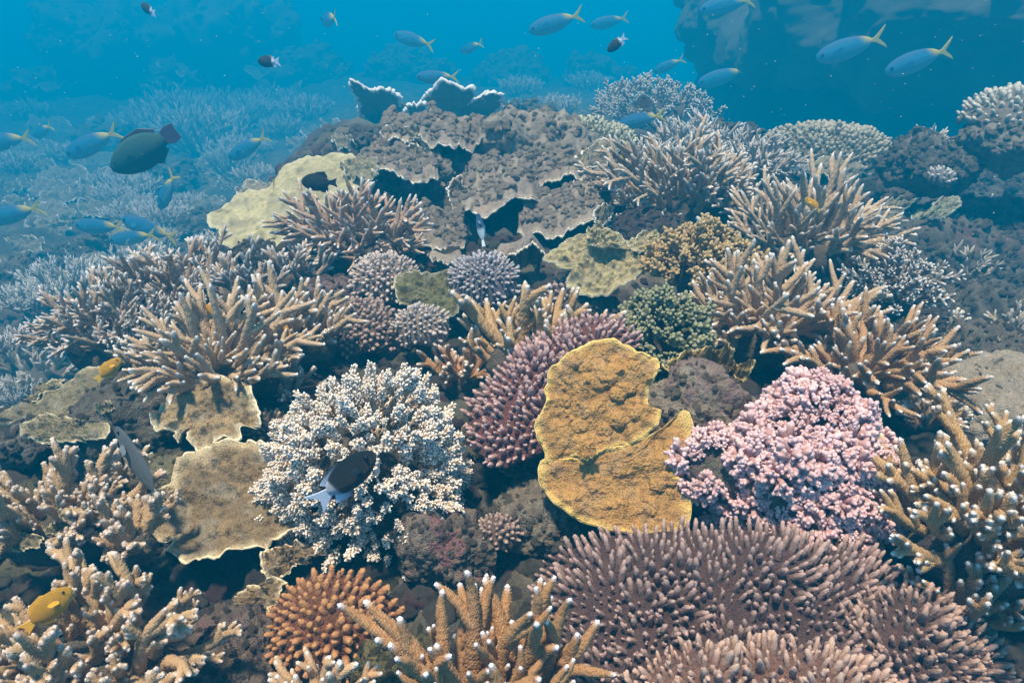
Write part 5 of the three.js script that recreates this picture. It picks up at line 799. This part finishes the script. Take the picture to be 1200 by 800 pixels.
const FG = 'yellow tailed blue fusiliers in the water', FL = 'blue fusilier fish with forked yellow tail swimming in open water';
for (const [n, t, d, dz, lab] of [
  [[1038, 84], [1117, 56], 2.9, 0, 'pale blue fusilier with yellow tail swimming in front of the dark reef wall'], [[957, 68], [1039, 42], 3.3, 0.02, 'blue fusilier with yellow tail just ahead of the pale fusilier by the wall'], [[955, 32], [1012, 4], 4.2, 0], [[818, 98], [879, 80], 4.6, 0.05], [[766, 84], [803, 68], 5.2, 0.1],
  [[620, 36], [684, 16], 3.9, 0], [[462, 40], [509, 54], 4.6, 0.05], [[488, 90], [538, 90], 3.4, 0, 'blue fusilier with yellow tail just above the large cup plate'], [[540, 60], [566, 50], 5.0, 0.15], [[692, 30], [737, 20], 5.4, 0], [[724, 146], [780, 134], 2.4, 0, 'blue fusilier with yellow tail passing in front of the wide hazy dome coral'], [[78, 182], [140, 152], 3.4, 0.05, 'blue fusilier with yellow tail nosing behind the dark green parrotfish'], [[-20, 258], [50, 242], 2.9, 0],
  [[268, 186], [314, 158], 3.8, 0.05, 'blue fusilier with yellow tail between the parrotfish and pale green plate'], [[187, 244], [204, 202], 2.9, 0.1, 'blue fusilier with yellow tail diving beside the dark green parrotfish'], [[-30, 170], [38, 160], 3.6, 0], [[88, 264], [146, 266], 3.0, 0.02, 'blue fusilier with yellow tail in the tight trio over the mauve staghorn'], [[142, 256], [208, 280], 2.9, 0.0, 'blue fusilier with yellow tail in the tight trio over the mauve staghorn'], [[128, 282], [184, 274], 2.8, 0, 'blue fusilier with yellow tail in the tight trio over the mauve staghorn'], [[40, 160], [60, 146], 5, 0.15], [[378, 24], [394, 20], 4.6, 0.25], [[820, 12], [885, -2], 3.8, 0]])
  fish('fusilier', 'fusilier_fish', lab ?? FL, 'fish', FG, n, t, d * 2.0, { dz });
fish('bicolor', 'damselfish', 'dark damselfish with white tail in front of the white bushy coral', 'fish', null, [438, 530], [368, 592], 1.0, { dz: 0, up: [-0.55, 1, 0.1] });
for (const [n, t, d] of [[[302, 72], [328, 72], 3.6], [[712, 60], [734, 42], 3.6], [[165, 6], [182, 16], 4]]) fish('bicolor', 'damselfish', 'small dark damselfish with pale tail in the open blue water', 'fish', 'small dark damselfish in open water', n, t, d, { dz: 0.02 });
fish('black', 'damselfish', 'black damselfish hovering over the large pale green plate', 'fish', null, [353, 213], [395, 214], 2.3);
fish('black', 'damselfish', 'small black damselfish above the wide hazy dome coral', 'fish', null, [752, 112], [759, 130], 3.8, { dz: 0.05, up: [1, 0.2, 0] });
fish('parrot', 'parrotfish', 'dark green parrotfish with reddish tail over the hazy distant slope', 'fish', null, [131, 199], [206, 153], 3.9, { dz: 0, up: [0.2, 1, 0] });
fish('gold', 'yellow_damselfish', 'golden yellow damselfish above the stubby tan staghorn thicket', 'fish', 'yellow damselfish', [82, 689], [27, 739], 0.82, { up: [-0.7, 1, 0] });
fish('gold', 'yellow_damselfish', 'golden yellow damselfish in front of the sloping olive plate', 'fish', 'yellow damselfish', [141, 420], [112, 446], 1.35, { up: [-0.6, 1, 0] });
fish('gold', 'yellow_damselfish', 'dull yellow damselfish hiding in the long pointed tan staghorn', 'fish', 'yellow damselfish', [256, 372], [236, 354], 1.45);
fish('gold', 'yellow_damselfish', 'small orange damselfish above the pale crowded staghorn', 'fish', 'yellow damselfish', [944, 232], [962, 248], 1.95);
fish('gold', 'yellow_damselfish', 'dusky yellow damselfish among upright tan staghorn branches', 'fish', 'yellow damselfish', [326, 374], [341, 394], 1.5);
fish('butterfly', 'butterflyfish', 'small brown and yellow butterflyfish beside the fan shaped pale plate', 'fish', null, [736, 166], [738, 194], 2.6, { up: [-1, 0.1, 0.2] });
fish('slim', 'slim_fish', 'slim dark grey fish heading down beside the brown plate', 'fish', null, [136, 500], [188, 590], 1.12, { up: [0.9, 0.6, 0.2] });
fish('wrasse', 'wrasse_fish', 'blue and white fish diving in the dark hollow of the ridge', 'fish', null, [560, 250], [567, 289], 2.3, { up: [1, 0, 0.2] });

{ // specks drifting in the water
  const rng = rngOf(909), n = 420, im = new THREE.InstancedMesh(new THREE.IcosahedronGeometry(1, 1), new THREE.MeshStandardMaterial({ color: new THREE.Color(0.6, 0.58, 0.52), roughness: 0.9 }), n), m4 = new THREE.Matrix4(), q = new THREE.Quaternion();
  for (let i = 0; i < n; i++) { const d = 0.9 + 4 * rng(), p = P(rng() * 1300 - 50, rng() * 420 - 20, d), s = (0.35 + 0.5 * rng() * rng()) * d / F; im.setMatrixAt(i, m4.compose(p, q, V(s, s * 0.8, s))); }
  im.name = 'marine_snow'; tag(im, 'fine pale specks drifting in the water above the reef', 'specks', null, 'stuff'); sh(im); scene.add(im);
}
renderer.render(scene, camera);
